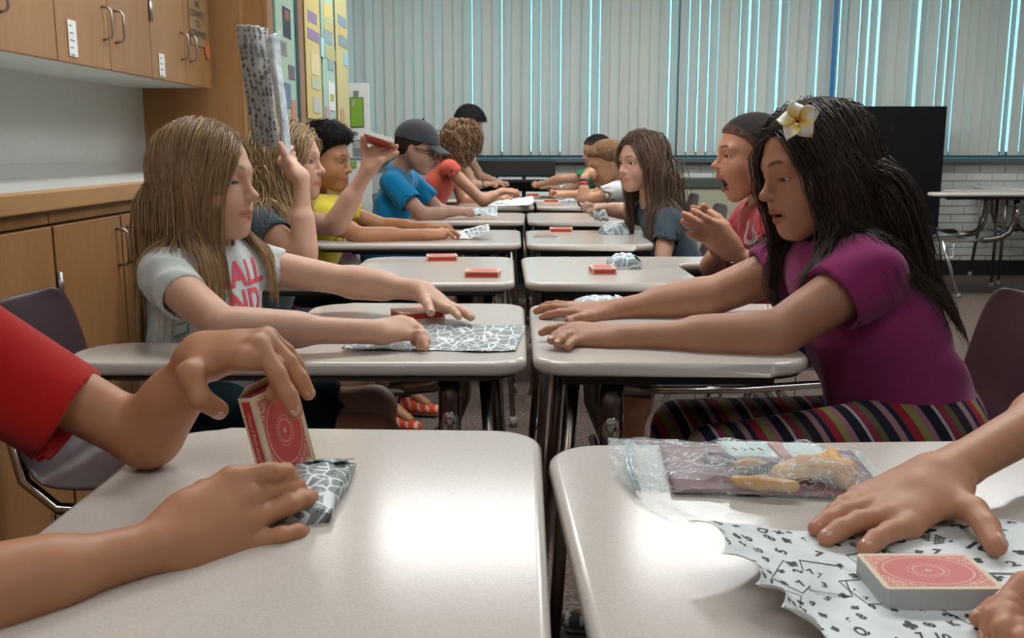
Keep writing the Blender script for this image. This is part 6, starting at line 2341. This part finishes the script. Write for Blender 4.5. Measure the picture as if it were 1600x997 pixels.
for a in (30, 90, 150, -30, -90, -150):
    ar = math.radians(a)
    mb.sphere(H.w((-.012 + .066 * math.cos(ar), .054 * math.sin(ar), .100)), .0035, 8, 6)
mb.obj('cap_eyelets', M['black'], R['t'])
mb = MB()
for q in (-1, 1):
    mb.tube([H.w((.076, q * .012, .008)), H.w((.074, q * .05, .008)), H.w((.055, q * .072, .004)), H.w((.0, q * .077, 0))], [.004, .004, .003, .002], 6)
    mb.tube([H.w((.079, q * .014, .010)), H.w((.081, q * .030, -.014)), H.w((.072, q * .05, -.008)), H.w((.073, q * .05, .010))], .0028, 6)
mb.obj('glasses', M['black_gloss'], R['t'])

# ---------------------------------------------------------------- girl in coral, sixth left desk
s = dict(key='g7', label='girl with curly brown hair in a coral tee, leaning over her desk', skin=(.52, .28, .18), hair=(.10, .05, .028), hs=1.05,
         head=W(722, 222, 5.66), F=(.72, .45, -.55), hv=.006, av=.0058, sv=.009, N=W(698, 252, 5.70), C=W(684, 288, 5.68), P=W(655, 335, 5.70), Fd=(.9, .1, -.3), bs=1.02,
         shA=W(702, 264, 5.52), shB=W(704, 258, 5.84), shirt=(.58, .105, .075), folds=(.005, 30., 14))
s['arms'] = [dict(sh=s['shA'], el=W(754, 314, 5.50), wr=W(784, 299, 5.58), kn=W(800, 298, 5.60), D=(.1, -.2, 1), S=(0, 1, 0), tips=[W(812, 305, 5.62), W(811, 307, 5.60), W(808, 308, 5.58), W(803, 308, 5.57)], thumb=W(802, 306, 5.66), sleeve=.22, sr=(.050, .054)),
             dict(sh=s['shB'], el=W(722, 314, 5.98), wr=W(770, 310, 5.92), kn=W(788, 308, 5.88), D=(.1, 0, 1), S=(0, -1, 0), tips=[W(800, 311, 5.86), W(800, 310, 5.89), W(799, 310, 5.91), W(796, 310, 5.93)], thumb=W(796, 311, 5.82), sleeve=.3)]
s['legs'] = std_legs(s, -.30, 5.72, -.34); s['leglen'] = 1.1
R = person(s); PEOPLE['g7'] = R; H = R['H']
L, nn = scalp_points(H, 1100, 'long')
coll = noclb(R['hops'])[:3] + noclb(R['hops'])[-2:]
P = grow(H, L, nn, comb10, 16, .0125, coll, RNG.uniform(.004, .03, len(L)), grav=.28, wob=.14, clump=22, clk=.75, curl=.011, length=RNG.uniform(.75, 1.1, len(L)))
strand_mesh(P, .0030, hair_cols(len(P), (.20, .11, .06), .35, (.42, .26, .14)), 'hair', R['t'])
mb = MB()
hb = [H.w((.02 + .0 * a, .086 * math.cos(a), .03 + .085 * math.sin(a))) for a in [math.radians(x) for x in range(10, 171, 10)]]
mb.tube(hb, .004, 6).obj('hair_band', M['black'], R['t'])

# ---------------------------------------------------------------- dark-haired boy, farthest left desk
s = dict(key='b8', label='dark-haired boy in a white tee with a black wristband, farthest on the left', skin=(.40, .22, .15), hair=(.008, .007, .008),
         head=W(733, 193, 6.50), F=(.72, .35, -.62), hv=.0065, av=.0062, sv=.010, hstyle='short', N=W(727, 228, 6.52), C=W(716, 265, 6.52), P=W(690, 315, 6.55), Fd=(.9, 0, -.3),
         shA=W(724, 248, 6.38), shB=W(730, 243, 6.66), shirt=(.50, .50, .46), folds=(.005, 30., 15))
s['arms'] = [dict(sh=s['shA'], el=W(738, 290, 6.36), wr=W(757, 288, 6.38), kn=W(768, 287, 6.40), D=(0, 0, 1), S=(0, 1, 0), tips=[W(776, 290, 6.42), W(777, 292, 6.4), W(775, 293, 6.38), W(772, 293, 6.37)], thumb=W(772, 291, 6.45), sleeve=.3),
             dict(sh=s['shB'], el=W(752, 278, 6.70), wr=W(775, 283, 6.62), kn=W(785, 286, 6.60), D=(0, 0, 1), S=(0, -1, 0), tips=[W(794, 290, 6.6), W(795, 290, 6.63), W(794, 290, 6.65), W(791, 291, 6.66)], thumb=W(788, 292, 6.56), sleeve=.3)]
R = person(s); PEOPLE['b8'] = R
cap_hair(R, dict(s, hairv=.0065), .012, 'short', bumps=.003, fq=180)
short_hair(R, s, 'short', 900, .03, .4, (.5, 0, .2), .0022, .012)
a = s['arms'][0]
w0 = a['wr'] + (a['el'] - a['wr']) * .12; w1 = a['wr'] + (a['el'] - a['wr']) * .3
MB().tube([w0, w1], .026, 14).obj('wristband', M['black'], R['t'])

# ---------------------------------------------------------------- blond boy, sixth right desk
s = dict(key='b13', label='blond boy in a white tee, chin on a fist with red and blue wristbands', skin=(.52, .28, .17), hair=(.20, .115, .06), brow=(.25, .15, .08),
         head=W(947, 256, 5.52), F=(-.95, -.22, -.36), hs=1.14, hv=.0048, av=.0055, sv=.008, hstyle='buzz', eyeopen=.6, gz=-.3, N=W(972, 286, 5.56), C=W(990, 318, 5.56), P=W(1010, 365, 5.56),
         Fd=(-.9, -.2, 0), bs=1.05, shA=W(962, 300, 5.38), shB=W(955, 293, 5.74), shirt=(.58, .60, .60), folds=(.005, 30., 16))
s['arms'] = [dict(sh=s['shA'], el=W(912, 315, 5.36), wr=W(913, 279, 5.40), kn=W(922, 266, 5.42), D=(-.6, -.5, .5), S=(0, 1, .2), w=.062, tips=[W(930, 270, 5.44), W(931, 273, 5.42), W(930, 276, 5.4), W(928, 279, 5.39)], thumb=W(926, 275, 5.47), sleeve=.42, sr=(.050, .056)),
             dict(sh=s['shB'], el=W(925, 306, 5.80), wr=W(882, 303, 5.76), kn=W(869, 301, 5.75), D=(-.1, -.3, 1), S=(0, -1, 0), tips=[W(862, 305, 5.73), W(861, 306, 5.75), W(862, 306, 5.77), W(864, 307, 5.79)], thumb=W(866, 307, 5.7), sleeve=.4)]
s['legs'] = std_legs(s, .40, 5.6, .42)
R = person(s); PEOPLE['b13'] = R
cap_hair(R, dict(s, hairv=.0048), .008, 'buzz', bumps=.0015, fq=300, lift=lambda L: .006 * np.clip((L[:, 0] - .03) / .03, 0, 1) * np.clip((L[:, 2] - .05) / .02, 0, 1))
short_hair(R, s, 'buzz', 1300, .022, .3, (.8, 0, .1), .0016, .009)
a = s['arms'][0]
for f0, f1, cc in ((.05, .15, (.01, .02, .09)), (.17, .34, (.42, .01, .015))):
    MB().tube([a['wr'] + (a['el'] - a['wr']) * f0, a['wr'] + (a['el'] - a['wr']) * f1], .0265, 14).obj('wristband', flat(cc, .4), R['t'])

# ---------------------------------------------------------------- boy in green, farthest right desk
s = dict(key='b14', label='dark-haired boy in a green tee behind the blond boy, arm stretched out', skin=(.38, .20, .13), hair=(.012, .009, .009),
         head=W(932, 237, 6.60), F=(-1, -.1, -.2), hs=1.02, hv=.0065, av=.0062, sv=.010, hstyle='buzz', N=W(940, 266, 6.62), C=W(938, 292, 6.60), P=W(962, 335, 6.60), Fd=(-1, 0, 0),
         shA=W(921, 276, 6.44), shB=W(925, 272, 6.76), shirt=(.025, .17, .07), folds=(.005, 30., 17))
s['arms'] = [dict(sh=s['shA'], el=W(876, 280, 6.40), wr=W(850, 287, 6.46), kn=W(840, 288, 6.5), D=(0, -.2, 1), S=(0, 1, 0), tips=[W(833, 291, 6.52), W(833, 292, 6.5), W(834, 292, 6.48), W(837, 293, 6.47)], thumb=W(838, 292, 6.55), sleeve=.5, sr=(.050, .056)),
             dict(sh=s['shB'], el=W(892, 297, 6.75), wr=W(862, 294, 6.72), kn=W(850, 292, 6.7), D=(0, 0, 1), S=(0, -1, 0), tips=[W(842, 294, 6.7), W(842, 294, 6.72), W(843, 294, 6.75), W(845, 294, 6.76)], thumb=W(846, 295, 6.66), sleeve=.5)]
R = person(s); PEOPLE['b14'] = R
short_hair(R, s, 'buzz', 900, .012, .4, (.3, 0, -.2), .0016, .005)
cap_hair(R, dict(s, hairv=.0065), .004, 'buzz', fade=.030)

bag_jobs()
